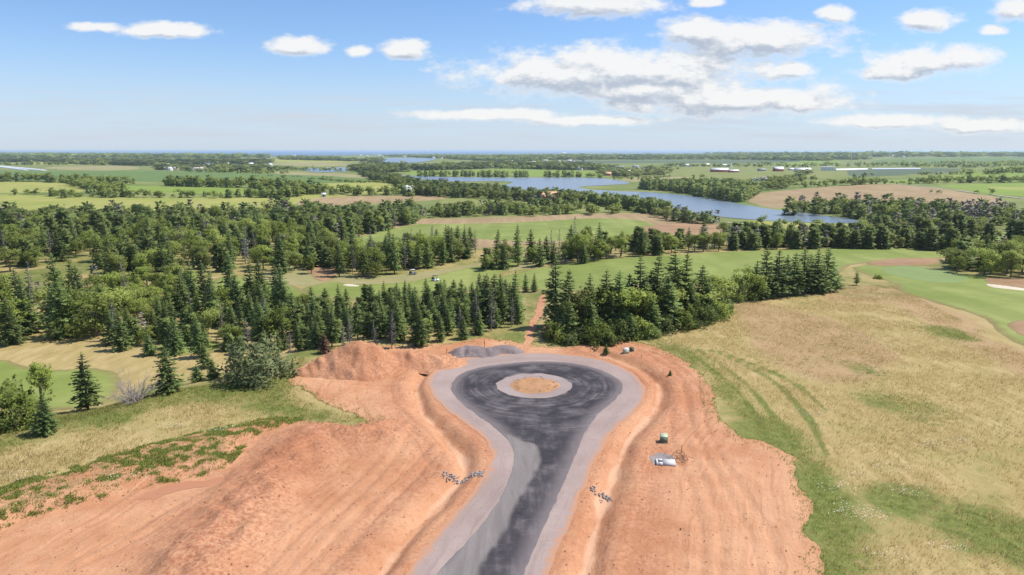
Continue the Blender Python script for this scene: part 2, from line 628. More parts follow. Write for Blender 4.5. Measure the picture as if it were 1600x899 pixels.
def dirt_mat():
    m, t, b = mat('red_soil')
    p = t.pos()
    big = t.noise(p, 0.06, 4, 0.6)
    mid = t.noise(p, 0.35, 5, 0.65)
    fin = t.noise(p, 2.2, 6, 0.7)
    grit = t.noise(p, 9.0, 3, 0.7)
    px_, py_, pz_ = t.sep(p)
    lane = t.attr('lane')
    wv = t.math('ADD', lane, t.math('MULTIPLY', t.math('SUBTRACT', t.noise(p, 0.25, 2, 0.5), 0.5), 1.2))
    streak = t.noise(t.comb(t.math('MULTIPLY', wv, 1.5), t.math('MULTIPLY', py_, 0.05)), 1.0, 5, 0.6)
    rut = t.noise(t.comb(t.math('MULTIPLY', wv, 2.6), t.math('MULTIPLY', py_, 0.09), 7.0), 1.0, 4, 0.6, 0.3)
    msk = t.ss(t.noise(p, 0.11, 3, 0.6), 0.42, 0.62)
    c = t.mix(t.ss(big, 0.32, 0.70), (0.418, 0.192, 0.094), (0.565, 0.315, 0.176))
    c = t.mix(t.math('MULTIPLY', t.ss(mid, 0.40, 0.75), 0.6), c, (0.57, 0.325, 0.185))
    c = t.mix(t.math('MULTIPLY', t.ss(streak, 0.50, 0.68), 0.38), c, (0.330, 0.142, 0.068))
    c = t.mix(t.math('MULTIPLY', t.math('MULTIPLY', t.ss(rut, 0.54, 0.68), msk), 0.40), c, (0.60, 0.36, 0.215))
    c = t.mix(t.math('MULTIPLY', t.math('MULTIPLY', t.ss(rut, 0.44, 0.32), msk), 0.32), c, (0.285, 0.118, 0.058))
    c = t.mix(t.math('MULTIPLY', t.attr('rough'), t.ss(fin, 0.30, 0.70)), c, (0.315, 0.120, 0.062))
    c = t.mix(t.math('MULTIPLY', t.ss(fin, 0.55, 0.72), 0.55), c, (0.265, 0.108, 0.056))
    c = t.mix(t.math('MULTIPLY', t.ss(grit, 0.60, 0.74), 0.55), c, (0.20, 0.085, 0.045))
    c = t.mix(t.math('MULTIPLY', t.ss(t.math('ADD', t.attr('silt'), t.math('MULTIPLY', t.math('SUBTRACT', mid, 0.5), 0.6)), 0.25, 0.85), 0.8), c, (0.58, 0.355, 0.225))
    gv = t.math('ADD', t.attr('veg'), t.math('MULTIPLY', t.math('SUBTRACT', mid, 0.5), 1.3))
    gv = t.math('ADD', gv, t.math('MULTIPLY', t.math('SUBTRACT', fin, 0.5), 1.3))
    c = t.mix(t.math('MULTIPLY', t.ss(gv, 0.45, 0.95), 0.75), c, t.mix(fin, (0.10, 0.105, 0.028), (0.24, 0.19, 0.075)))
    t.put(b.inputs['Base Color'], c)
    hgt = t.math('ADD', t.math('MULTIPLY', mid, 0.6), t.math('ADD', t.math('MULTIPLY', fin, 0.35), t.math('ADD', t.math('MULTIPLY', grit, 0.08), t.math('ADD', t.math('MULTIPLY', streak, 0.3), t.math('MULTIPLY', t.math('MULTIPLY', rut, msk), 0.16)))))
    t.put(b.inputs['Normal'], t.bump(hgt, 0.75, 0.42))
    return m


def gravel_mat(name, c1, c2, sc=1.0, rim=False):
    m, t, b = mat(name)
    p = t.pos()
    a = t.noise(p, 0.12 * sc, 4, 0.6)
    f = t.noise(p, 1.6 * sc, 5, 0.7)
    g = t.noise(p, 14.0 * sc, 2, 0.6)
    c = t.mix(t.ss(t.math('ADD', t.math('MULTIPLY', a, 0.7), t.math('MULTIPLY', f, 0.3)), 0.3, 0.7), c1, c2)
    c = t.mix(t.math('MULTIPLY', t.ss(g, 0.5, 0.72), 0.4), c, tuple(v * 0.55 for v in c1))
    if rim:
        v = t.voro(p, 7.0)
        c = t.mix(t.math('MULTIPLY', t.ss(v, 0.45, 0.12), 0.3), c, tuple(x * 1.35 for x in c2))
        tr = t.noise(t.comb(t.math('MULTIPLY', t.attr('edge'), 1.8), t.math('MULTIPLY', t.sep(p)[1], 0.08)), 1.0, 3, 0.6)
        c = t.mix(t.math('MULTIPLY', t.ss(tr, 0.52, 0.68), 0.30), c, tuple(x * 0.62 for x in c1))
        e = t.ss(t.math('ADD', t.attr('edge'), t.math('MULTIPLY', t.math('SUBTRACT', f, 0.5), 2.4)), 0.0, 0.9)
        c = t.mix(e, (0.44, 0.235, 0.140), c)
    t.put(b.inputs['Base Color'], c)
    t.put(b.inputs['Normal'], t.bump(t.math('ADD', t.math('MULTIPLY', f, 0.4), g), 0.5, 0.05))
    return m


def asphalt_mat(cx, cy):
    m, t, b = mat('asphalt')
    p = t.pos()
    x, y, z = t.sep(p)
    dx, dy = t.math('SUBTRACT', x, cx), t.math('SUBTRACT', y, cy)
    r = t.math('SQRT', t.math('ADD', t.math('MULTIPLY', dx, dx), t.math('MULTIPLY', dy, dy)))
    an = t.math('ARCTAN2', dx, dy)
    sw = t.noise(t.comb(t.math('MULTIPLY', r, 1.7), t.math('MULTIPLY', an, 1.3)), 1.0, 5, 0.68, 0.4)
    ln = t.noise(t.mapping(p, (1.1, 0.15, 1), (0, 0, 0.22)), 1.0, 5, 0.65, 0.6)
    k = t.ss(r, 9.0, 26.0)
    lnq = t.math('ADD', t.math('MULTIPLY', ln, 0.55), 0.20)
    s = t.math('ADD', t.math('MULTIPLY', sw, t.math('SUBTRACT', 1.0, k)), t.math('MULTIPLY', lnq, k))
    blot = t.noise(p, 0.22, 5, 0.65)
    fine = t.noise(p, 6.0, 3, 0.7)
    c = t.mix(t.ss(blot, 0.3, 0.7), (0.034, 0.031, 0.035), (0.074, 0.066, 0.070))
    d = t.ss(t.math('ADD', s, t.math('MULTIPLY', t.math('SUBTRACT', blot, 0.5), 0.8)), 0.44, 0.74)
    c = t.mix(t.math('MULTIPLY', d, 0.62), c, (0.205, 0.178, 0.174))
    scr = t.noise(t.mapping(p, (0.25, 3.2, 1), (0, 0, 0.35)), 1.0, 4, 0.6)
    c = t.mix(t.math('MULTIPLY', t.ss(scr, 0.62, 0.74), 0.45), c, (0.26, 0.235, 0.235))
    eg = t.math('SUBTRACT', 1.0, t.ss(t.math('ADD', t.attr('edge'), t.math('MULTIPLY', t.math('SUBTRACT', blot, 0.5), 3.0)), -0.2, 2.2))
    c = t.mix(t.math('MULTIPLY', eg, 0.6), c, (0.235, 0.200, 0.193))
    du = t.math('ADD', t.attr('dust'), t.math('MULTIPLY', t.math('SUBTRACT', ln, 0.5), 0.35))
    c = t.mix(t.math('MULTIPLY', t.ss(du, 0.2, 0.8), 0.85), c, t.mix(ln, (0.135, 0.122, 0.115), (0.300, 0.262, 0.238)))
    c = t.mix(t.math('MULTIPLY', t.ss(fine, 0.5, 0.75), 0.2), c, (0.03, 0.03, 0.03))
    t.put(b.inputs['Base Color'], c)
    b.inputs['Roughness'].default_value = 0.85
    t.put(b.inputs['Normal'], t.bump(fine, 0.3, 0.03))
    return m


def field_mat(name, c1, c2, stripe=0.0, sa=0.0, sscale=0.02, rim=False):
    m, t, b = mat(name)
    p = t.pos()
    a = t.noise(p, sscale, 5, 0.6)
    f = t.noise(p, sscale * 9, 4, 0.65)
    c = t.mix(t.ss(t.math('ADD', t.math('MULTIPLY', a, 0.7), t.math('MULTIPLY', f, 0.3)), 0.33, 0.67), c1, c2)
    if stripe:
        w = t.noise(t.mapping(p, (1.0, 0.04, 1), (0, 0, sa)), stripe, 2, 0.5)
        c = t.mix(t.math('MULTIPLY', t.ss(w, 0.4, 0.6), 0.35), c, tuple(v * 0.75 for v in c1))
    if rim:
        g2 = t.noise(p, 0.5, 4, 0.65)
        e = t.ss(t.math('ADD', t.attr('edge'), t.math('MULTIPLY', t.math('SUBTRACT', g2, 0.5), 3.0)), 0.2, 2.6)
        c = t.mix(e, t.mix(g2, (0.15, 0.13, 0.04), (0.28, 0.225, 0.10)), c)
    t.put(b.inputs['Base Color'], c)
    t.put(b.inputs['Normal'], t.bump(f, 0.3, 0.3))
    return m


def water_mat(c1=(0.135, 0.180, 0.225), c2=(0.200, 0.245, 0.285)):
    m, t, b = mat('water')
    p = t.pos()
    n = t.noise(t.mapping(p, (0.25, 0.6, 1)), 1.0, 4, 0.6)
    a = t.noise(t.mapping(p, (0.004, 0.02, 1)), 1.0, 3, 0.5)
    t.put(b.inputs['Base Color'], t.mix(a, c1, c2))
    b.inputs['Roughness'].default_value = 0.28
    b.inputs['Specular IOR Level'].default_value = 0.5
    t.put(b.inputs['Normal'], t.bump(n, 0.5, 0.5))
    return m


def leaf_mat(name, c1, c2, c3, transl=0.25):
    m, t, b = mat(name)
    ri = t.node('ShaderNodeObjectInfo').outputs['Random']
    cl = t.attr('tone')
    c = t.mix(cl, c1, c2)
    c = t.mix(t.math('MULTIPLY', ri, 0.8), c, c3)
    br = t.lin(t.math('FRACT', t.math('MULTIPLY', ri, 7.31)), 0, 1, 0.66, 1.34)
    c = t.mix(1.0, c, t.comb(br, br, br), 'MULTIPLY')
    t.put(b.inputs['Base Color'], c)
    b.inputs['Roughness'].default_value = 0.65
    b.inputs['Specular IOR Level'].default_value = 0.2
    tr = t.node('ShaderNodeBsdfTranslucent')
    t.put(tr.inputs[0], c)
    mx = t.node('ShaderNodeMixShader')
    mx.inputs[0].default_value = transl
    t.l.new(b.outputs[0], mx.inputs[1])
    t.l.new(tr.outputs[0], mx.inputs[2])
    t.l.new(mx.outputs[0], t.n['Material Output'].inputs[0])
    return m


M_ground = ground_mat()
M_dirt = dirt_mat()
M_gravel = gravel_mat('gravel_shoulder', (0.288, 0.218, 0.190), (0.372, 0.290, 0.254), 1.0, True)
M_stone = gravel_mat('grey_stone', (0.23, 0.20, 0.188), (0.36, 0.315, 0.295), 1.5)
M_ringg = gravel_mat('ring_gravel', (0.275, 0.216, 0.197), (0.355, 0.290, 0.265))
M_pile = gravel_mat('crushed_rock', (0.185, 0.150, 0.145), (0.275, 0.222, 0.208), 1.2)
M_island = gravel_mat('island_soil', (0.34, 0.19, 0.085), (0.50, 0.275, 0.155), 0.9)
M_water = water_mat()
M_sea = water_mat((0.03, 0.085, 0.19), (0.045, 0.11, 0.22))
M_sea.name = 'sea'
M_spruce = leaf_mat('spruce_needles', (0.135, 0.185, 0.050), (0.270, 0.340, 0.100), (0.195, 0.275, 0.090), 0.42)
M_spruce_far = leaf_mat('spruce_needles_far', (0.138, 0.185, 0.052), (0.255, 0.312, 0.092), (0.19, 0.245, 0.08), 0.42)
M_leaf = leaf_mat('broad_leaves', (0.170, 0.230, 0.042), (0.320, 0.385, 0.078), (0.285, 0.325, 0.092), 0.45)
M_leaf_far = leaf_mat('broad_leaves_far', (0.170, 0.220, 0.050), (0.290, 0.342, 0.084), (0.255, 0.28, 0.095), 0.45)
M_bushd = leaf_mat('deep_leaves', (0.115, 0.165, 0.036), (0.215, 0.275, 0.066), (0.17, 0.21, 0.07), 0.40)
M_silver = leaf_mat('silver_leaves', (0.150, 0.195, 0.075), (0.310, 0.350, 0.160), (0.24, 0.28, 0.13), 0.36)
M_bark = simple('bark', (0.16, 0.13, 0.105), 0.9, 0.3, 6)
M_greybark = simple('dead_wood', (0.36, 0.31, 0.285), 0.9, 0.25, 6)
M_brownleaf = leaf_mat('dead_needles', (0.20, 0.10, 0.055), (0.33, 0.18, 0.11), (0.27, 0.15, 0.10), 0.1)
M_greyleaf = leaf_mat('grey_needles', (0.16, 0.15, 0.125), (0.26, 0.24, 0.21), (0.20, 0.19, 0.15), 0.1)

# ------------------------------------------------------------------ outlines of the building lot and the road
LOT = gpoly([(-260, 850), (-120, 800), (0, 762), (100, 735), (200, 705), (300, 680), (380, 662), (430, 655), (480, 656), (530, 664), (572, 667), (583, 657),
             (560, 645), (530, 636), (490, 622), (465, 605), (456, 592), (480, 568), (540, 540), (600, 540), (690, 538), (760, 528), (812, 538), (870, 543),
             (945, 531), (1010, 538), (1060, 558), (1098, 582), (1110, 612), (1122, 650), (1150, 680), (1200, 692), (1240, 722), (1258, 762),
             (1265, 800), (1270, 835), (1286, 860), (1274, 880), (1272, 910), (1290, 1000)], 4, False)
LOT = np.concatenate([LOT, [(34, 20), (38, -70), (-95, -70), (-95, 40)]])
RO = [(636, 899), (660, 862), (700, 812), (735, 775), (760, 738), (768, 712), (760, 690), (740, 671), (710, 650), (685, 630), (671, 608), (673, 590), (692, 574),
      (722, 563), (765, 556), (820, 552), (872, 553), (930, 561), (975, 576), (1000, 595), (1008, 612), (1003, 630), (985, 650), (962, 669), (945, 692), (925, 732),
      (905, 780), (880, 842), (858, 899)]
AO = [(682, 899), (735, 841), (775, 790), (799, 742), (803, 712), (795, 690), (770, 666), (735, 641), (710, 618), (706, 602), (720, 585), (760, 573),
      (828, 566), (882, 567), (930, 576), (964, 592), (973, 607), (960, 626), (936, 646), (915, 676), (895, 722), (870, 780), (840, 847), (818, 899)]
DU = [(676, 905), (735, 837), (775, 786), (798, 740), (800, 705), (792, 680), (815, 690), (838, 700), (842, 722), (828, 757), (786, 830), (744, 905)]


def road_poly(px, halfmid):
    A = gpoly(px, 0)
    d0 = A[0] - A[2]
    d1 = A[-1] - A[-3]
    d = d0 / np.linalg.norm(d0) + d1 / np.linalg.norm(d1)
    d /= np.linalg.norm(d)
    body = smooth_poly(A, 6, False)
    return np.concatenate([body, [A[-1] + d * 110], [A[0] + d * 110]])


ROAD = road_poly(RO, 0)
ASPH = road_poly(AO, 0)
DUST = road_poly(DU, 0)
ICEN = ground(835, 603)[0]
SPARSE = gpoly([(-260, 850), (-120, 800), (0, 760), (100, 733), (200, 703), (300, 678), (380, 660), (430, 652), (480, 655), (430, 670), (392, 692), (372, 718), (335, 741), (250, 758),
                (200, 772), (130, 790), (60, 806), (0, 830), (-120, 880), (-260, 940)], 4)
DITCH_L = gpoly([(700, 566), (668, 580), (652, 600), (656, 618), (662, 641), (676, 655), (702, 684), (719, 703), (726, 732), (700, 762), (660, 806), (600, 880), (560, 930)], 5, False)
DITCH_R = gpoly([(930, 548), (985, 566), (1024, 590), (1032, 610), (1020, 640), (990, 671), (972, 702), (964, 727), (950, 762), (939, 792), (925, 842), (912, 899), (905, 950)], 5, False)
BERM = gpoly([(570, 680), (500, 690), (440, 735), (380, 800), (320, 880), (280, 950)], 5, False)
TRK = [gpoly(a, 5, False) for a in (
    [(690, 690), (640, 740), (560, 820), (480, 899)], [(640, 660), (600, 720), (520, 800), (420, 899)], [(1075, 600), (1090, 660), (1130, 740), (1180, 820), (1200, 899)],
    [(1060, 640), (1060, 690), (1090, 760), (1110, 830), (1110, 899)], [(560, 600), (620, 590), (700, 560), (780, 545)], [(470, 610), (560, 640), (650, 690), (690, 730)],
    [(1000, 545), (1060, 580), (1085, 620), (1090, 680)], [(330, 770), (240, 820), (120, 880)])]

PUD = gpoly([(215, 778), (262, 760), (335, 748), (338, 754), (290, 768), (235, 781)], 4)


def dirt_detail(P, s):
    """relief of the graded soil above the plain land"""
    x, y = P[:, 0], P[:, 1]
    inn = sstep(-s, 0.0, 3.0)
    z = 0.22 * fbm(x / 5.0, y / 5.0, 11, 4) * inn + 0.10 * fbm(x / 1.1, y / 1.1, 21, 3) * inn
    for dl, dep in ((DITCH_L, 1.0), (DITCH_R, 0.85)):
        d = poly_dist(P, dl, False) + 0.8 * fbm(x / 6, y / 6, 5, 3)
        z = z - dep * np.exp(-(d / 1.25) ** 2) * inn + 0.18 * np.exp(-((d - 2.6) / 1.0) ** 2) * inn
    db = poly_dist(P, BERM, False) + 2.0 * fbm(x / 7, y / 7, 8, 3)
    z = z + 1.5 * np.exp(-(db / 4.6) ** 2) * inn * (1 + 0.55 * fbm(x / 1.8, y / 1.8, 31, 4))
    sp = sdf(P, SPARSE) + 1.2 * fbm(x / 3, y / 3, 6, 3)
    z = z + (0.75 * sstep(-sp, -0.2, 1.6) + 0.35 * sstep(-sp, 2, 8) + 0.22 * sstep(-sp, 0, 2) * fbm(x / 1.7, y / 1.7, 9, 3)) * inn
    for tr in TRK:
        d = poly_dist(P, tr, False) + 0.25 * fbm(x / 4, y / 4, 61, 2)
        z = z - 0.17 * (np.exp(-((d - 0.95) / 0.28) ** 2)) * inn
    z = z + (0.02 - z) * (1 - sstep(sdf(P, PUD), 0.1, 2.2))
    rd = sdf(P, ROAD)
    z = z * sstep(rd, 0.0, 2.2) - 0.10 * (1 - sstep(rd, -1.2, 0.1)) - 0.02
    return z


# ------------------------------------------------------------------ ground sheet
LUSH = [gpoly(a, 4) for a in (
    [(1000, 525), (1060, 535), (1130, 570), (1180, 630), (1240, 670), (1300, 720), (1330, 800), (1350, 899), (1340, 960), (1250, 960), (1262, 860), (1250, 760), (1225, 715), (1140, 690), (1108, 640), (1095, 590), (1040, 560)],
    [(850, 520), (1010, 522), (1060, 530), (1000, 545), (860, 548)],
    [(820, 545), (805, 500), (812, 470), (850, 470), (850, 545)],
    [(-300, 690), (0, 655), (100, 640), (220, 610), (330, 588), (420, 560), (500, 540), (520, 560), (480, 590), (455, 625), (580, 655), (570, 670), (440, 655), (300, 640), (180, 665), (60, 690), (-300, 770)],
    [(-100, 440), (40, 425), (150, 402), (170, 420), (80, 435), (-100, 470)],
    [(650, 320), (700, 315), (800, 318), (780, 328), (660, 330)],
    [(700, 520), (820, 470), (830, 545), (780, 530)])]
LUSHW = [0.56, 0.6, 0.6, 0.6, 0.75, 0.6, 0.6]
PINK = [gpoly(a, 4) for a in (
    [(1280, 452), (1395, 445), (1430, 462), (1500, 490), (1560, 530), (1640, 570), (1640, 600), (1540, 555), (1440, 500), (1380, 475), (1300, 470)],
    [(1150, 470), (1300, 500), (1400, 560), (1300, 600), (1180, 540)])]
PATCH = [gpoly(a, 4) for a in ([(1330, 620), (1400, 615), (1480, 635), (1470, 655), (1400, 650)], [(1300, 560), (1350, 570), (1370, 585), (1330, 578)],
                               [(1440, 510), (1500, 515), (1520, 530), (1460, 528)], [(1380, 760), (1440, 780), (1420, 800), (1380, 790)], [(1500, 800), (1620, 830), (1600, 870), (1500, 850)])]


def build_ground():
    ang = np.concatenate([np.radians(np.arange(-48, 48.01, 0.155)), np.radians(np.arange(51, 310, 4.0))])
    rad = [9.0]
    while rad[-1] < 90000:
        rad.append(rad[-1] * (1.0155 if rad[-1] < 3000 else 1.05))
    rad = np.array(rad)
    A, R = np.meshgrid(ang, rad)
    x, y = (R * np.sin(A)).ravel(), (R * np.cos(A)).ravel()
    P = np.stack([x, y], 1)
    z = H(x, y)
    near = (np.hypot(x, y) < 420)
    Pn = P[near]
    s = sdf(Pn, LOT)
    zn = z[near]
    zn = zn - 1.3 * sstep(-s, 0.4, 4.0) + 0.10 * sstep(s, 0.5, 3) * fbm(Pn[:, 0] / 2.5, Pn[:, 1] / 2.5, 2, 3)
    z[near] = zn
    lush = np.zeros(len(P))
    for a, w in zip(LUSH, LUSHW):
        v = w * sstep(-(sdf(Pn, a) + 3 * fbm(Pn[:, 0] / 8, Pn[:, 1] / 8, 4, 3)), -3.5, 3.5)
        lush[near] = np.maximum(lush[near], v)
    for a in PATCH:
        lush[near] = np.maximum(lush[near], 0.6 * sstep(-(sdf(Pn, a) + 3 * fbm(Pn[:, 0] / 5, Pn[:, 1] / 5, 4, 3)), -3, 2))
    pink = np.zeros(len(P))
    for a in PINK:
        v = sstep(-(sdf(Pn, a) + 3 * fbm(Pn[:, 0] / 8, Pn[:, 1] / 8, 14, 3)), -4, 4)
        pink[near] = np.maximum(pink[near], v)
    lush[near] += 0.33 * sstep(Pn[:, 1], 105, 60) * (Pn[:, 0] > 25)
    lush[near] = np.maximum(lush[near], 0.48 * sstep(Pn[:, 1], 165, 190))
    for a in ([(1075, 548), (1140, 600), (1180, 650), (1200, 690)], [(1088, 545), (1160, 595), (1215, 660), (1240, 700)], [(1110, 548), (1200, 590), (1260, 650), (1290, 710)], [(1125, 550), (1225, 590), (1290, 640)]):
        d = poly_dist(Pn, gpoly(a, 5, False), False) + 0.6 * fbm(Pn[:, 0] / 6, Pn[:, 1] / 6, 4, 2)
        lush[near] = np.maximum(lush[near], 0.85 * np.exp(-(d / 0.7) ** 2))
    far = sstep(np.hypot(x, y), 330, 480)
    na, nr = len(ang), len(rad)
    i = np.arange(na * nr).reshape(nr, na)
    j = np.roll(i, -1, 1)
    Q = np.stack([i[:-1].ravel(), j[:-1].ravel(), j[1:].ravel(), i[1:].ravel()], 1)[:, ::-1]
    cidx = len(P)
    V = np.concatenate([np.column_stack([x, y, z]), [(0, 0, -1.3)]])
    T = np.stack([i[0], j[0], np.full(na, cidx)], 1)[:, ::-1]
    ap = lambda a: np.concatenate([a, [0.0]])
    me = mesh('ground', V, [Q, T], M_ground, {'lush': ap(lush), 'pink': ap(pink), 'far': ap(far)}, smooth=True)
    obj('ground', me, kind='structure')


build_ground()

# soil lot
P, T, s = clip_grid(None, LOT, 0.42, 0.9, 3.5, 3, bound=(-96, 5, 60, 160))
zz = H(P[:, 0], P[:, 1]) + dirt_detail(P, s) + 0.05
d1, d2 = poly_dist(P, DITCH_L, False), poly_dist(P, DITCH_R, False)
wob = 0.9 * fbm(P[:, 0] / 5, P[:, 1] / 5, 5, 3)
brk = 0.75 + 0.9 * fbm(P[:, 0] / 9, P[:, 1] / 9, 15, 3)
silt = brk * np.maximum(np.exp(-((d1 + wob) / 0.6) ** 2), np.exp(-((d2 + wob) / 0.6) ** 2))
for tr in TRK:
    d = poly_dist(P, tr, False)
    silt = np.maximum(silt, 0.4 * brk * np.exp(-((d - 0.95) / 0.35) ** 2))
rough = np.exp(-(poly_dist(P, BERM, False) / 6.5) ** 2)
rough = np.maximum(rough, 0.7 * np.exp(-((d2 - 4) / 3.0) ** 2))
rough = np.maximum(rough, 0.6 * np.exp(-((d1 - 3.5) / 2.5) ** 2))
veg = 0.62 * sstep(-sdf(P, SPARSE), -1, 3) + 0.5 * (1 - sstep(-s, 0, 2.2))
LOT_P, LOT_Z = P, zz
obj('soil_lot', mesh('soil_lot', np.column_stack([P, zz]), T, M_dirt, {'silt': silt, 'rough': rough, 'veg': veg, 'edge': -s, 'lane': np.where(P[:, 0] > ICEN[0] + 0.0, 1.0, -1.0) * sdf(P, ROAD)}, smooth=True), kind='structure')

LOT_G = np.full((400, 400), np.nan)
for _dx, _dy in ((-.3, -.3), (.3, .3), (-.3, .3), (.3, -.3), (0, 0)):
    LOT_G[np.clip(np.round((P[:, 0] + 100 + _dx) / 0.42).astype(int), 0, 399), np.clip(np.round((P[:, 1] + _dy) / 0.42).astype(int), 0, 399)] = zz


def lot_z(x, y):
    """top of the soil at a point"""
    i, j = int(round((x + 100) / 0.42)), int(round((y - 0) / 0.42))
    v = LOT_G[i, j] if 0 <= i < LOT_G.shape[0] and 0 <= j < LOT_G.shape[1] else np.nan
    return float(H(x, y)) if np.isnan(v) else float(v)


def top_z(x, y):
    p = np.array([[x, y]])
    return lot_z(x, y) if sdf(p, LOT)[0] < 0.5 else float(H(x, y))


# road: crushed-stone base, asphalt, island
drape('road_shoulder', ROAD, M_gravel, 0.05, 0.6, 0.22, 1.8, 5, bound=(-60, 3, 60, 200))
asph = drape('road', ASPH, asphalt_mat(ICEN[0], ICEN[1]), 0.075, 0.45, 0.10, 1.2, 6, bound=(-60, 3, 60, 200),
             attrs={'dust': lambda P, s: sstep(-(sdf(P, DUST) + 0.5 * fbm(P[:, 0] / 3, P[:, 1] / 3, 5, 3)), -0.8, 0.8)})
th = np.linspace(0, 2 * math.pi, 48, endpoint=False)
ring = ICEN + 6.0 * np.stack([np.cos(th), np.sin(th)], 1)
drape('island_ring', ring, M_ringg, 0.10, 0.45, 0.25, 1.5, 8)
isl = ICEN + 3.9 * np.stack([np.cos(th), np.sin(th)], 1)
P, T, s = clip_grid(None, isl, 0.25, 0.3, 1.2, 9)
zi = H(P[:, 0], P[:, 1]) + 0.115 + 0.30 * sstep(-s, 0, 1.5) + 0.16 * sstep(-s, 0, 0.8) * fbm(P[:, 0] / 0.8, P[:, 1] / 0.8, 4, 3)
obj('traffic_island', mesh('traffic_island', np.column_stack([P, zi]), T, M_island, smooth=True),
    label='round mound of dry orange soil in the middle of the turning circle', category='traffic island')
# red trail through the gap in the trees
trail = gpoly([(846, 462), (838, 480), (830, 500), (822, 525), (812, 548), (826, 548), (834, 525), (842, 500), (850, 480), (852, 462)], 4)
drape('path', trail, M_dirt, 0.10, 0.5, 0.3, 1.5, 12, attrs={'silt': lambda P, s: 0.3 + 0 * s, 'rough': lambda P, s: 0.4 + 0 * s, 'veg': lambda P, s: 0.3 + 0 * s})
padp = gpoly([(1018, 711), (1046, 709), (1056, 716), (1052, 727), (1024, 727)], 4)
drape('gravel_pad', padp, M_stone, 0.05, 0.22, 0.35, 0.9, 13, hfun=np.vectorize(lot_z), skirt=0.4)

# ------------------------------------------------------------------ fields, fairways, water
FM = {
    'dull': field_mat('hay_green', (0.105, 0.165, 0.046), (0.150, 0.215, 0.064), 0.6, 0.5),
    'bright': field_mat('bright_green', (0.165, 0.240, 0.038), (0.230, 0.295, 0.056), 0.4, 0.3),
    'yellow': field_mat('yellow_green', (0.235, 0.262, 0.058), (0.335, 0.320, 0.095)),
    'pale': field_mat('pale_grass', (0.230, 0.220, 0.090), (0.330, 0.280, 0.140)),
    'tan': field_mat('tan_stubble', (0.285, 0.205, 0.105), (0.370, 0.270, 0.150), 0.3, 0.9),
    'rust': field_mat('rust_rough', (0.250, 0.150, 0.080), (0.350, 0.225, 0.125), sscale=0.06, rim=True),
    'fair': field_mat('fairway_turf', (0.168, 0.215, 0.044), (0.262, 0.288, 0.088), 0.10, 1.2, 0.03, True),
    'green': field_mat('green_turf', (0.175, 0.235, 0.080), (0.215, 0.270, 0.105), 0.0, 0, 0.05, False),
    'blue': field_mat('potato_rows', (0.085, 0.115, 0.070), (0.120, 0.155, 0.090), 0.5, 0.2),
    'olive': field_mat('olive_pasture', (0.165, 0.190, 0.052), (0.225, 0.235, 0.075)),
    'sand': field_mat('bunker_sand', (0.50, 0.42, 0.31), (0.62, 0.54, 0.42), sscale=0.2),
    'track': field_mat('farm_track', (0.36, 0.31, 0.25), (0.46, 0.40, 0.33), sscale=0.1),
}
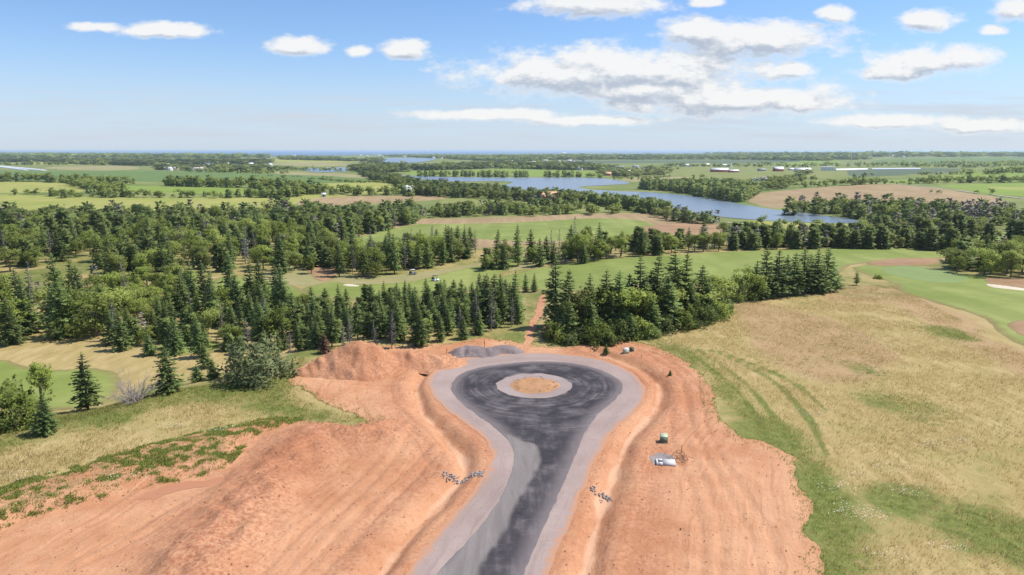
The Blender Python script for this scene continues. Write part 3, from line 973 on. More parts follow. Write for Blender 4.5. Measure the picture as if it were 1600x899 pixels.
FIELDS = [  # name, outline in photo pixels (carried to the land), material
    ('field', [(-200, 266), (75, 267.5), (150, 267), (300, 268), (420, 272), (560, 277), (605, 281), (545, 286), (480, 287), (300, 285), (100, 283), (-200, 281)], 'dull'),
    ('field', [(18, 254.6), (90, 253.6), (170, 255), (160, 258), (90, 258), (30, 257.5)], 'yellow'),
    ('field', [(70, 262), (150, 259.5), (215, 261.5), (205, 265.5), (110, 266)], 'pale'),
    ('field', [(-200, 284), (60, 284.5), (118, 287), (128, 299), (60, 301), (-200, 303)], 'yellow'),
    ('field', [(150, 288), (280, 292), (400, 295.5), (462, 299), (420, 303), (330, 303), (240, 300), (165, 295)], 'bright'),
    ('field', [(-200, 304), (0, 304), (150, 308), (300, 309), (420, 308), (470, 304), (560, 306), (480, 312), (440, 325), (300, 330), (0, 330), (-200, 330)], 'yellow'),
    ('field', [(430, 268), (480, 270), (540, 272), (600, 279), (560, 279), (500, 275), (440, 273)], 'pale'),
    ('field', [(500, 286), (560, 283), (600, 284), (625, 296), (600, 302), (550, 301), (515, 294)], 'yellow'),
    ('field', [(465, 310), (560, 307), (650, 306), (705, 309), (650, 315), (560, 319), (480, 322)], 'tan'),
    ('field', [(700, 309), (800, 312), (900, 319), (1000, 324), (1060, 336), (960, 331), (840, 331), (760, 331), (690, 324)], 'olive'),
    ('field', [(810, 315), (900, 314), (1000, 320), (960, 325), (880, 322), (815, 321)], 'yellow'),
    ('field', [(640, 268), (720, 266), (800, 264.5), (885, 267.5), (880, 270), (790, 272), (720, 274.5), (650, 275)], 'bright'),
    ('field', [(700, 259.5), (800, 258.5), (800, 261), (720, 262)], 'bright'),
    ('field', [(800, 265), (895, 267), (960, 271), (950, 276), (880, 276), (800, 273)], 'bright'),
    ('field', [(865, 252), (1000, 251), (1200, 251), (1260, 252), (1200, 255), (1000, 255), (880, 256)], 'blue'),
    ('field', [(1060, 262), (1120, 261), (1240, 264), (1320, 268), (1330, 276), (1250, 280), (1150, 281), (1090, 276), (1050, 270)], 'olive'),
    ('field', [(975, 279), (1030, 276), (1090, 278), (1110, 281), (1040, 283), (985, 284)], 'pale'),
    ('field', [(1050, 285), (1100, 283), (1150, 286), (1140, 289), (1060, 290)], 'bright'),
    ('field', [(1165, 306), (1205, 300), (1300, 292), (1385, 288.5), (1445, 292), (1500, 300), (1560, 309), (1565, 318), (1500, 320), (1420, 318), (1330, 314), (1270, 316), (1222, 325), (1190, 322), (1168, 313)], 'tan'),
    ('field', [(1325, 267), (1400, 263.5), (1505, 264), (1500, 268), (1420, 273), (1335, 276)], 'blue'),
    ('field', [(1390, 283), (1500, 272), (1600, 266), (1760, 262), (1760, 283), (1500, 283.5), (1420, 287)], 'bright'),
    ('field', [(1462, 289), (1600, 286), (1760, 288), (1760, 325), (1600, 308), (1530, 300)], 'bright'),
    ('field', [(1560, 292), (1760, 290), (1760, 296), (1580, 297)], 'yellow'),
    ('field', [(1370, 250), (1480, 247.5), (1700, 246.5), (1700, 253), (1500, 256.5), (1400, 258)], 'dull'),
    ('field', [(1200, 251.5), (1290, 251), (1320, 255), (1250, 257), (1200, 256)], 'bright'),
    ('field', [(420, 249), (500, 248), (560, 250), (550, 254), (440, 254)], 'yellow'),
    ('field', [(420, 256), (480, 254), (545, 256), (540, 259), (470, 260)], 'pale'),
    ('field', [(1180, 343), (1330, 347), (1420, 352), (1380, 360), (1280, 362), (1190, 356)], 'yellow'),
    ('field', [(1430, 356), (1500, 358), (1575, 366), (1570, 376), (1500, 374), (1440, 366)], 'bright'),
    ('rough', [(500, 388), (545, 372), (590, 352), (640, 343), (760, 340), (900, 335), (990, 333), (1060, 340), (1130, 352), (1120, 372), (1000, 378), (880, 380), (700, 392), (560, 400)], 'tan'),
    ('fairway', [(505, 386), (560, 370), (640, 352), (720, 350), (830, 347), (930, 341), (1010, 346), (1030, 358), (960, 372), (860, 378), (760, 376), (680, 372), (600, 392), (520, 398)], 'fair'),
    ('rough', [(1000, 356), (1060, 350), (1120, 353), (1115, 368), (1050, 371), (1005, 368)], 'rust'),
    ('rough', [(410, 430), (460, 412), (520, 408), (530, 425), (620, 430), (740, 412), (780, 400), (900, 396), (1000, 398), (900, 406), (790, 425), (770, 440), (690, 452), (560, 452), (470, 448), (420, 442)], 'pale'),
    ('rough', [(478, 418), (530, 408), (534, 425), (520, 440), (490, 438)], 'rust'),
    ('fairway', [(470, 452), (520, 440), (560, 444), (640, 440), (700, 425), (760, 412), (800, 400), (830, 405), (790, 428), (770, 445), (700, 462), (600, 468), (500, 466)], 'fair'),
    ('fairway', [(330, 440), (360, 432), (400, 436), (470, 450), (470, 480), (380, 485), (340, 470)], 'fair'),
    ('fairway', [(760, 440), (800, 428), (860, 415), (940, 406), (1060, 398), (1200, 391), (1330, 388), (1420, 389), (1490, 396), (1460, 406), (1380, 410), (1330, 415), (1290, 440), (1140, 452), (1050, 440), (960, 455), (860, 455)], 'fair'),
    ('rough', [(1355, 409), (1400, 404), (1470, 404), (1465, 414), (1400, 417), (1365, 416)], 'rust'),
    ('fairway', [(1335, 417), (1400, 414), (1480, 424), (1600, 438), (1760, 452), (1760, 600), (1600, 543), (1560, 522), (1540, 500), (1500, 485), (1440, 467), (1402, 454), (1395, 443), (1345, 427)], 'fair'),
    ('putting_green', [(1375, 420), (1420, 416), (1480, 424), (1515, 433), (1510, 441), (1470, 443), (1420, 437), (1380, 427)], 'green'),
    ('rough', [(1535, 434), (1600, 437), (1700, 445), (1700, 462), (1600, 452), (1545, 446)], 'rust'),
    ('bunker', [(1538, 444), (1565, 446), (1600, 451), (1640, 456), (1640, 461), (1600, 456), (1560, 452), (1540, 448)], 'sand'),
    ('rough', [(1565, 505), (1600, 500), (1660, 505), (1660, 540), (1610, 533), (1575, 518)], 'rust'),
    ('bunker', [(243, 441), (258, 438), (268, 442), (264, 449), (248, 449)], 'sand'),
    ('bunker', [(580, 386), (592, 385.5), (601, 387.5), (594, 389.5), (582, 389)], 'sand'),
    ('bunker', [(532, 446), (545, 444), (565, 447), (562, 449), (545, 449)], 'sand'),
    ('fairway', [(-120, 575), (0, 562), (40, 572), (90, 578), (150, 575), (190, 590), (175, 625), (110, 640), (0, 640), (-120, 650)], 'fair'),
    ('fairway', [(230, 545), (300, 530), (350, 535), (340, 550), (270, 556)], 'fair'),
]
WATER = [
    ('river', [(628, 274.5), (700, 277), (800, 278.3), (900, 278), (945, 279.5), (984, 286), (960, 289), (915, 291.5), (904, 294), (940, 298), (1000, 300.5), (1050, 304), (1110, 311), (1160, 320), (1200, 327), (1300, 339), (1345, 346), (1335, 350),
               (1230, 347), (1130, 340), (1060, 328), (990, 313), (940, 307), (860, 301), (800, 298), (772, 293), (790, 289), (800, 285), (770, 283.5), (690, 284), (650, 279)], M_water),
    ('inlet', [(470, 264), (500, 262.5), (545, 262), (560, 264), (540, 268), (500, 269.5), (480, 267.5)], M_water),
    ('inlet', [(590, 250), (598, 248), (640, 247), (680, 248.5), (670, 252), (640, 255), (600, 256), (586, 254)], M_water),
]


def _unused(P):
    r = np.hypot(P[:, 0], P[:, 1]).mean()
    return r


k = 0
for nm, pp, mk in FIELDS:
    wp = gpoly(pp, 4)
    r = np.median(np.hypot(wp[:, 0], wp[:, 1]))
    k += 1
    lay = {'field': (k % 4) * 0.15, 'rough': 3 if mk == 'rust' else 1, 'fairway': 2, 'putting_green': 4, 'bunker': 4}[nm]
    drape(nm, wp, FM[mk], 0.03 + 0.00014 * r + lay * (0.025 + 0.00009 * r) + 0.001 * (k % 9), skirt=0.6 + 0.002 * r, res=max((wp.max(0) - wp.min(0)).max() / 70, 1.0), noise_amp=min(0.006 * r, 14) * (0.25 if r < 300 else 0.5), noise_scale=max(4, r * 0.03), seed=k)
for nm, pp, mm in WATER:
    wp = gpoly(pp, 5)
    r = np.median(np.hypot(wp[:, 0], wp[:, 1]))
    drape(nm, wp, mm, 0.12 + 0.0002 * r, res=(wp.max(0) - wp.min(0)).max() / 110, noise_amp=1.5, noise_scale=20, seed=40)
# the gulf, out to the horizon
coast = gpoly([(-700, 239.6), (0, 239.4), (180, 240.5), (300, 242), (420, 244.4), (560, 243), (640, 241.2), (800, 241.8), (900, 239.6), (1000, 240.8), (1090, 240.2), (1150, 238.2), (1400, 237.3), (2400, 236.9)], 0)
seap = np.concatenate([coast, [(62000, 60000), (62000, 84000), (-62000, 84000), (-62000, coast[0][1])]])
drape('sea', seap, M_sea, 1.5, res=900.0, noise_amp=250, noise_scale=2500, seed=60, hfun=lambda x, y: -12.0 + 0 * x)
for pp, wd in (([(1380, 288), (1440, 292.5), (1500, 299), (1600, 311), (1760, 330)], 6.0), ([(965, 318), (1020, 326), (1062, 338), (1110, 346), (1180, 352)], 5.0)):
    c = gpoly(pp, 6, False)
    d = np.gradient(c, axis=0)
    n = np.stack([-d[:, 1], d[:, 0]], 1) / np.linalg.norm(d, axis=1)[:, None]
    drape('lane', np.concatenate([c + n * wd / 2, (c - n * wd / 2)[::-1]]), FM['track'], 0.45, res=6.0)

# ------------------------------------------------------------------ trees
def fronds(C, D, L, Wd, roll, tone, nrm):
    """many small kite-shaped sprays at once: base points, directions, lengths, widths, roll"""
    n = len(C)
    D = D / (np.linalg.norm(D, axis=1)[:, None] + 1e-9)
    up = np.tile(np.array([0, 0, 1.0]), (n, 1))
    S = np.cross(D, up)
    S /= np.linalg.norm(S, axis=1)[:, None] + 1e-6
    N = np.cross(S, D)
    S2 = np.cos(roll)[:, None] * S + np.sin(roll)[:, None] * N
    nrm = nrm / (np.linalg.norm(nrm, axis=1)[:, None] + 1e-9)
    S2 = S2 * np.where((np.cross(S2, D) * nrm).sum(1) < 0, -1.0, 1.0)[:, None]
    V = np.stack([C, C + D * (L * 0.5)[:, None] + S2 * (Wd * 0.5)[:, None], C + D * L[:, None], C + D * (L * 0.45)[:, None] - S2 * (Wd * 0.5)[:, None]], 1).reshape(-1, 3)
    Q = np.arange(4 * n).reshape(n, 4)
    return V, Q, np.column_stack([np.repeat(tone, 4), np.repeat(nrm, 4, 0)])


def leafmesh(name, V, Q, tn, m, **kw):
    me = mesh(name, V, Q, m, {'tone': tn[:, 0]}, smooth=True, **kw)
    me.normals_split_custom_set_from_vertices(tn[:, 1:4].astype(np.float32))
    return me


def trunk_mb(h, r, lean=(0, 0), n=7, bend=0.0, rg=None):
    zs = np.linspace(-0.25, h, 7)
    t = np.clip(zs / h, 0, 1)
    mb = MB()
    pts = np.stack([lean[0] * t + bend * np.sin(3 * t), lean[1] * t, zs], 1)
    mb.tube(pts, r * (1.15 - t) ** 0.9 + 0.012, n)
    return mb


def make_spruce(seed, h=10.0, R=2.3, levels=24, nb=8, spr=5, base=0.04, shape=0.85, gap=0.0, big=1.0):
    g = np.random.default_rng(seed)
    Cs, Ds, Ls, Ws, Rs, Ts = [], [], [], [], [], []
    for i in range(levels):
        t = base + (1 - base) * (i + g.uniform(-0.3, 0.3)) / levels
        t = min(max(t, base), 0.985)
        Lb = R * (1 - t) ** shape * min(1.0, 0.55 + 3.0 * (t - base)) + 0.10
        k = max(4, int(nb * (0.55 + 0.45 * (1 - t))))
        a0 = g.uniform(0, 6.28)
        for b in range(k):
            if g.random() < gap:
                continue
            a = a0 + 6.283 * b / k + g.normal(0, 0.16)
            lb = Lb * g.uniform(0.66, 1.18)
            el = -0.28 + 0.75 * t + g.normal(0, 0.07)
            dr = np.array([math.cos(a) * math.cos(el), math.sin(a) * math.cos(el), math.sin(el)])
            o = np.array([0, 0, t * h])
            tone0 = np.clip(g.normal(0.45, 0.2), 0, 1)
            for j in range(spr):
                u = (j + g.uniform(0.1, 0.9)) / spr
                c = o + dr * lb * u * 0.92
                c[2] -= 0.16 * lb * u * u * (1 - t) - 0.05
                for sgn in (-1, 0, 1):
                    aa = a + sgn * g.uniform(0.45, 0.95)
                    e2 = el + g.normal(0.02, 0.22) - 0.1 * u
                    Cs.append(c)
                    Ds.append((math.cos(aa) * math.cos(e2), math.sin(aa) * math.cos(e2), math.sin(e2)))
                    s_ = lb * (0.34 if sgn == 0 else 0.30) * g.uniform(0.7, 1.25) * (1.12 - 0.5 * u) + 0.12
                    Ls.append(s_ * big)
                    Ws.append(s_ * 0.52 * big * g.uniform(0.8, 1.2))
                    Rs.append(g.normal(0, 0.55))
                    Ts.append(np.clip(tone0 + 0.35 * (u - 0.5) + g.normal(0, 0.12), 0, 1))
    # leader
    for j in range(8):
        Cs.append((0, 0, h * (0.94 + 0.008 * j)))
        a = g.uniform(0, 6.28)
        Ds.append((math.cos(a) * 0.4, math.sin(a) * 0.4, 1.0))
        Ls.append(0.06 * h * 0.7)
        Ws.append(0.16)
        Rs.append(g.uniform(0, 3))
        Ts.append(0.6)
    Cs, Ds = np.array(Cs, float), np.array(Ds, float)
    rad = Ds * np.array([1, 1, 0]) + Cs * np.array([1, 1, 0]) / (0.4 * R)
    nr = 0.6 * rad / (np.linalg.norm(rad, axis=1)[:, None] + 1e-6) + np.array([0, 0, 0.62]) + g.normal(0, 0.27, (len(Cs), 3))
    V, Q, tone = fronds(Cs, Ds, np.array(Ls), np.array(Ws), np.array(Rs), np.array(Ts), nr)
    return V, Q, tone


def make_broad(seed, h=9.0, R=3.0, clumps=60, leaves=46, leaf=0.30, base=0.22, top=1.0):
    g = np.random.default_rng(seed)
    lobes = [(np.array([g.normal(0, 0.30) * R, g.normal(0, 0.30) * R, h * g.uniform(base + 0.16, 0.80)]), g.uniform(0.42, 0.66)) for _ in range(9)]
    lobes.append((np.array([0, 0, h * 0.58]), 0.8))
    Cs, Ds, Ls, Ws, Rs, Ts, Ns = [], [], [], [], [], [], []
    tips = []
    for i in range(clumps):
        c0, rr = lobes[g.integers(len(lobes))]
        v = g.normal(0, 1, 3)
        v /= np.linalg.norm(v)
        if v[2] < -0.45:
            v[2] *= -0.6
        c = c0 + v * rr * R * g.uniform(0.62, 1.02) * np.array([1, 1, 0.95])
        c[2] = np.clip(c[2], h * base, h * top)
        tips.append(c)
        tone0 = np.clip(g.normal(0.5, 0.24), 0, 1)
        cr = R * g.uniform(0.16, 0.30)
        n = leaves
        w = g.normal(0, 1, (n, 3))
        w /= np.linalg.norm(w, axis=1)[:, None]
        rad = cr * g.uniform(0.35, 1.0, n) ** 0.6
        cc = c + w * rad[:, None] * np.array([1.1, 1.1, 0.75])
        d = w * 0.7 + g.normal(0, 0.7, (n, 3))
        d[:, 2] += 0.1
        Cs.append(cc)
        Ds.append(d)
        vc = (c - np.array([0, 0, h * 0.42])) / R
        Ns.append(0.75 * w + 0.55 * vc + np.array([0, 0, 0.42]) + g.normal(0, 0.3, (n, 3)))
        l = leaf * g.uniform(0.7, 1.4, n)
        Ls.append(l)
        Ws.append(l * g.uniform(0.6, 0.95, n))
        Rs.append(g.uniform(-1.2, 1.2, n))
        Ts.append(np.clip(tone0 + g.normal(0, 0.13, n), 0, 1))
    V, Q, tone = fronds(np.concatenate(Cs), np.concatenate(Ds), np.concatenate(Ls), np.concatenate(Ws), np.concatenate(Rs), np.concatenate(Ts), np.concatenate(Ns))
    return V, Q, tone, np.array(tips)


def make_bush(seed, h=5.0, R=3.0, clumps=80, leaves=40, leaf=0.26):
    """leafy mass down to the ground"""
    g = np.random.default_rng(seed)
    A = [[] for _ in range(7)]
    tips = []
    for i in range(clumps):
        v = g.normal(0, 1, 3)
        v[2] = abs(v[2]) * 0.9
        v /= np.linalg.norm(v)
        az = math.atan2(v[1], v[0])
        bul = 1 + 0.26 * math.sin(3 * az + seed) * (1 - v[2]) + 0.16 * math.sin(5 * az + 4 * v[2] + seed) + g.normal(0, 0.13)
        c = v * np.array([R, R, h * 0.86]) * g.uniform(0.62, 0.92) * bul
        c[2] = max(c[2], 0.06 * h)
        tips.append(c)
        t0 = np.clip(g.normal(0.5, 0.22), 0, 1)
        w = g.normal(0, 1, (leaves, 3))
        w /= np.linalg.norm(w, axis=1)[:, None]
        cr = R * g.uniform(0.16, 0.27)
        cc = c + w * (cr * g.uniform(0.3, 1, leaves) ** 0.6)[:, None]
        cc[:, 2] = np.maximum(cc[:, 2], 0.02)
        l = leaf * g.uniform(0.7, 1.4, leaves)
        for k, q in enumerate((cc, w * 0.7 + g.normal(0, 0.7, (leaves, 3)), l, l * g.uniform(0.6, 0.95, leaves), g.uniform(-1.2, 1.2, leaves), np.clip(t0 + g.normal(0, 0.13, leaves), 0, 1), 0.7 * w + 0.6 * v + np.array([0, 0, 0.35]) + g.normal(0, 0.3, (leaves, 3)))):
            A[k].append(q)
    V, Q, tn = fronds(*[np.concatenate(a) for a in A])
    return V, Q, tn, np.array(tips)


def broad_trunk(seed, h, R, tips, r=None):
    g = np.random.default_rng(seed + 500)
    r = r or 0.020 * h
    mb = MB()
    zs = np.linspace(-0.25, h * 0.62, 6)
    t = np.clip(zs / (h * 0.62), 0, 1)
    pts = np.stack([0.15 * np.sin(2.2 * t + seed), 0.15 * np.cos(2.6 * t + seed) - 0.15 * np.cos(seed), zs], 1)
    mb.tube(pts, r * (1.25 - 0.85 * t), 7)
    for tp in tips[:14]:
        z0 = h * g.uniform(0.16, 0.5)
        st = np.array([np.interp(z0, zs, pts[:, 0]), np.interp(z0, zs, pts[:, 1]), z0])
        md = (st + tp) / 2 + np.array([0, 0, -0.05 * h])
        mb.tube(np.array([st, md, tp]), np.array([0.42, 0.26, 0.08]) * r, 5)
    return mb


PROTO = {'spruce': [], 'broad': [], 'grey': [], 'bush': []}
for i in range(7):
    hh, RR = 10.0, (2.8, 3.1, 2.5, 3.4, 2.9, 2.6, 3.4)[i]
    V, Q, tn = make_spruce(100 + i, hh, RR, 24, 8, 5, base=(0.03, 0.05, 0.08, 0.03, 0.12, 0.16, 0.02)[i], shape=(0.78, 0.72, 0.82, 0.7, 0.74, 0.66, 0.66)[i], gap=(0, 0.05, 0.1, 0, 0.12, 0.2, 0.03)[i])
    cm = leafmesh('crown', V, Q, tn, M_spruce)
    tm = trunk_mb(hh * 0.96, 0.15).mesh('trunk', M_bark, True)
    PROTO['spruce'].append((tm, cm, hh, RR))
for i in range(7):
    hh, RR = (9.0, 8.0, 9.5, 7.0, 10.0, 8.5, 9.0)[i], (2.9, 3.0, 2.5, 3.1, 3.0, 2.4, 3.3)[i]
    V, Q, tn, tips = make_broad(200 + i, hh, RR, 62, 46, 0.30, base=(0.12, 0.04, 0.2, 0.02, 0.15, 0.06, 0.05)[i])
    cm = leafmesh('crown', V, Q, tn, M_leaf)
    tm = broad_trunk(200 + i, hh, RR, tips).mesh('trunk', M_bark, True)
    PROTO['broad'].append((tm, cm, hh, RR))
for i in range(4):
    hh, RR = (5.0, 4.0, 5.5, 4.5)[i], (2.6, 2.5, 2.4, 2.9)[i]
    V, Q, tn, tips = make_bush(250 + i, hh, RR)
    PROTO['bush'].append((broad_trunk(250 + i, hh, RR, tips, 0.09).mesh('trunk', M_bark, True), leafmesh('crown', V, Q, tn, M_leaf), hh, RR))
for i in range(3):      # half-dead grey spruces: bare trunk and thin grey twigs
    hh, RR = 10.0, 1.7
    V, Q, tn = make_spruce(300 + i, hh, RR, 24, 7, 4, base=0.15, shape=0.6, gap=0.2, big=0.7)
    cm = leafmesh('crown', V, Q, tn, M_greyleaf)
    tm = trunk_mb(hh * 0.93, 0.10).mesh('trunk', M_greybark, True)
    PROTO['grey'].append((tm, cm, hh, RR))


def tree(kind, x, y, h, label, group, var=None, z=None, cat='tree', wide=1.0, name=None, crown_mat=None):
    P = PROTO[kind]
    tm, cm, h0, r0 = P[(random.randrange(len(P)) if var is None else var) % len(P)]
    s = h / h0
    z = float(H(x, y)) if z is None else z
    nm = name or {'spruce': 'spruce_tree', 'broad': 'broadleaf_tree', 'bush': 'leafy_bush', 'grey': 'dying_spruce_tree'}[kind]
    e = thing(nm, label, cat, (x, y, z), random.uniform(0, 6.28), group, (s * wide, s * wide, s))
    e.rotation_euler.x, e.rotation_euler.y = random.gauss(0, 0.025), random.gauss(0, 0.025)
    obj('trunk', tm, e)
    c = obj('crown', cm, e)
    if crown_mat is not None:
        c.material_slots[0].link = 'OBJECT'
        c.material_slots[0].material = crown_mat
    return e


def px_tree(kind, px, base, top, label, group=None, width=None, var=0, **kw):
    """a tree whose foot and height the photograph gives"""
    x, y = ground(px, base)[0]
    z = top_z(x, y)
    depth = y * math.cos(PITCH) + (CAMZ - z) * math.sin(PITCH)
    h = (base - top) * depth / F * 1.03
    tm, cm, h0, r0 = PROTO[kind][var % len(PROTO[kind])]
    wide = 1.0
    if width:
        wide = (width / 2 * depth / F) / (r0 * h / h0)
    return tree(kind, x, y, h, label, group, var, z, wide=wide, **kw)


# trees the photograph lets one name
ORD = ('first', 'second', 'third', 'fourth', 'fifth', 'sixth', 'seventh', 'eighth', 'ninth', 'tenth', 'eleventh', 'twelfth', 'thirteenth', 'fourteenth', 'fifteenth')


def ordered(rows):
    """rows sorted along the copse, each with its ordinal word"""
    return [(ORD[k], *r) for k, r in enumerate(sorted(rows))]


px_tree('spruce', 72, 678, 616, 'small dense blue-green spruce at the grassy slope beside leafy scrub', width=48, var=0)
px_tree('spruce', 138, 641, 552, 'tall lone spruce with open tiers left of the grey dead brush', width=60, var=2)
px_tree('spruce', 263, 613, 545, 'broad spruce with a bare pole stem right of the grey dead brush', width=60, var=3)
px_tree('spruce', 333, 592, 562, 'short round spruce at the left foot of the silver-green bush', width=30, var=6)
px_tree('spruce', 308, 597, 572, 'low young spruce in green weeds by the short round spruce', width=30, var=1)
px_tree('spruce', 322, 575, 538, 'narrow spruce rising behind the short round spruce', width=34, var=4)
px_tree('spruce', 234, 555, 519, 'small conical spruce alone on the tan grass beside bright green weeds', width=30, var=1)
px_tree('spruce', 868, 512, 402, 'tallest spruce at the left end of the copse beside the red trail', width=64, var=2)
px_tree('spruce', 886, 522, 425, 'shaggy spruce leaning into the copse beside the red trail', width=60, var=4)
for i, (od, a, b, c) in enumerate(ordered(((997, 508, 402), (1022, 505, 396), (1053, 500, 391), (1070, 498, 399), (1094, 494, 418), (1040, 512, 432), (945, 518, 424), (965, 518, 426), (920, 522, 430), (1108, 482, 432), (1015, 505, 425), (980, 508, 430)))):
    px_tree('spruce', a, b, c, od + ' tall dark spruce in the copse, counted from the red trail', 'tall spruces in the copse past the turning circle', width=58 + 7 * (i % 3), var=(2, 0, 3, 1, 2, 4, 0, 5, 3, 1, 4, 0)[i])
for i, (od, a, b, c) in enumerate(ordered(((905, 526, 448), (960, 520, 445), (925, 515, 440), (1005, 516, 450), (1035, 508, 446), (1080, 495, 430), (1112, 488, 430), (990, 512, 448)))):
    px_tree('broad', a, b, c, od + ' leafy tree inside the copse, counted from the red trail', 'broadleaf trees in the copse past the turning circle', width=56 + 7 * (i % 4), var=(1, 3, 5, 6)[i % 4])
for i, (od, a, b, c, w) in enumerate(ordered(((872, 533, 480, 50), (905, 534, 492, 46), (935, 536, 488, 60), (970, 530, 482, 58), (1000, 526, 478, 56), (1030, 519, 470, 60), (1060, 512, 462, 60), (1090, 505, 452, 66), (1118, 497, 446, 58), (1132, 490, 455, 30), (950, 538, 508, 44), (1015, 527, 498, 40), (1075, 512, 485, 40), (890, 538, 512, 34)))):
    px_tree('bush', a, b, b - (b - c) * 0.78, od + (' light green', ' deep green', ' deep green')[i % 3] + ' bush on the copse edge, counted from the red trail', 'bushes along the near edge of the copse', width=w * 0.9, var=i, cat='bush', crown_mat=(M_leaf, M_bushd, M_bushd)[i % 3])
for i, (od, a, b, c, w) in enumerate(ordered(((888, 532, 470, 44), (922, 530, 468, 46), (955, 524, 458, 48), (1018, 520, 462, 44), (1048, 512, 455, 46), (1078, 503, 445, 44), (1105, 498, 450, 42), (985, 530, 490, 36)))):
    px_tree('spruce', a, b, c, od + ' mid-height spruce between the copse edge bushes, counted from the red trail', 'spruces between the bushes on the copse edge', width=w, var=i + 2)
for i, (od, a, b, c) in enumerate(ordered(((1195, 466, 388), (1215, 464, 392), (1237, 462, 398), (1255, 460, 392), (1275, 458, 392), (1290, 455, 390), (1302, 450, 420), (1180, 468, 410), (1228, 455, 400), (1265, 452, 398)))):
    px_tree('spruce', a, b, c, od + ' dark spruce of the clump at the dry meadow, counted from its leafy end', 'spruces in the clump at the edge of the dry meadow', width=44 + 6 * (i % 3), var=i)
px_tree('bush', 1155, 469, 422, 'round leafy tree at the left end of the spruce clump by the meadow', width=52, var=3)
px_tree('broad', 1172, 468, 414, 'second leafy tree squeezed against the spruce clump by the meadow', width=44, var=1)
px_tree('spruce', 1338, 446, 424, 'scrubby little conifer alone beside the putting green', width=16, var=5)
px_tree('bush', 1372, 436, 428, 'low scrub bush beside the putting green', width=14, var=3)
px_tree('spruce', 822, 456, 428, 'left of two small spruces on the fairway edge by the red trail', 'two small spruces on the fairway edge', width=16, var=6)
px_tree('spruce', 835, 456, 427, 'right of two small spruces on the fairway edge by the red trail', 'two small spruces on the fairway edge', width=16, var=0)
px_tree('spruce', 947, 550, 535, 'knee-high pine seedling with weeds on the soil by the utility boxes', width=14, var=6, name='pine_seedling')
px_tree('spruce', 1047, 588, 579, 'tiny green seedling alone on the soil beside the turning circle', width=9, var=3, name='pine_seedling')
px_tree('bush', 20, 668, 585, 'grey-green leafy scrub tree beside the small dense blue-green spruce', width=95, var=1)
px_tree('broad', 66, 640, 560, 'thin pale young aspen behind the leafy scrub', width=40, var=2)
px_tree('grey', 30, 650, 590, 'leafless grey sapling among the leafy scrub', width=26, var=0)
px_tree('bush', 402, 593, 523, 'big rounded silver-green bush at the edge of the grassy slope', width=106, var=3, crown_mat=M_silver, cat='bush', name='round_bush')
px_tree('spruce', 508, 552, 522, 'small rust-brown dead conifer left of the red soil mound', width=26, var=6, crown_mat=M_brownleaf, name='dead_conifer')
px_tree('bush', 858, 530, 508, 'bare brown shrub at the foot of the tallest copse spruce', width=22, var=1, crown_mat=M_brownleaf, cat='bush', name='dry_shrub')

# grey dead brush
g = np.random.default_rng(77)
x, y = ground(207, 628)[0]
e = thing('dead_brush', 'heap of bare grey dead branches between the two lone spruces', 'dead bush', (x, y, top_z(x, y)))
for i in range(70):
    a, el, L = g.uniform(0, 6.28), g.uniform(0.25, 1.35), g.uniform(2.2, 5.6)
    d = np.array([math.cos(a) * math.cos(el), math.sin(a) * math.cos(el), math.sin(el)])
    b0 = np.array([g.normal(0, 0.9), g.normal(0, 0.7), -0.1])
    p = [b0, b0 + d * L * 0.5 + g.normal(0, 0.12, 3), b0 + d * L + np.array([0, 0, -0.25 * (1.4 - el)])]
    mb = MB().tube(p, [0.05, 0.035, 0.012], 4, False)
    for k in range(6):
        u = g.uniform(0.35, 0.95)
        s0 = p[0] + (p[2] - p[0]) * u
        mb.tube([s0, s0 + d * L * 0.16 + g.normal(0, 0.28, 3)], [0.022, 0.008], 3, False)
    mb.build('branch', M_greybark, e)

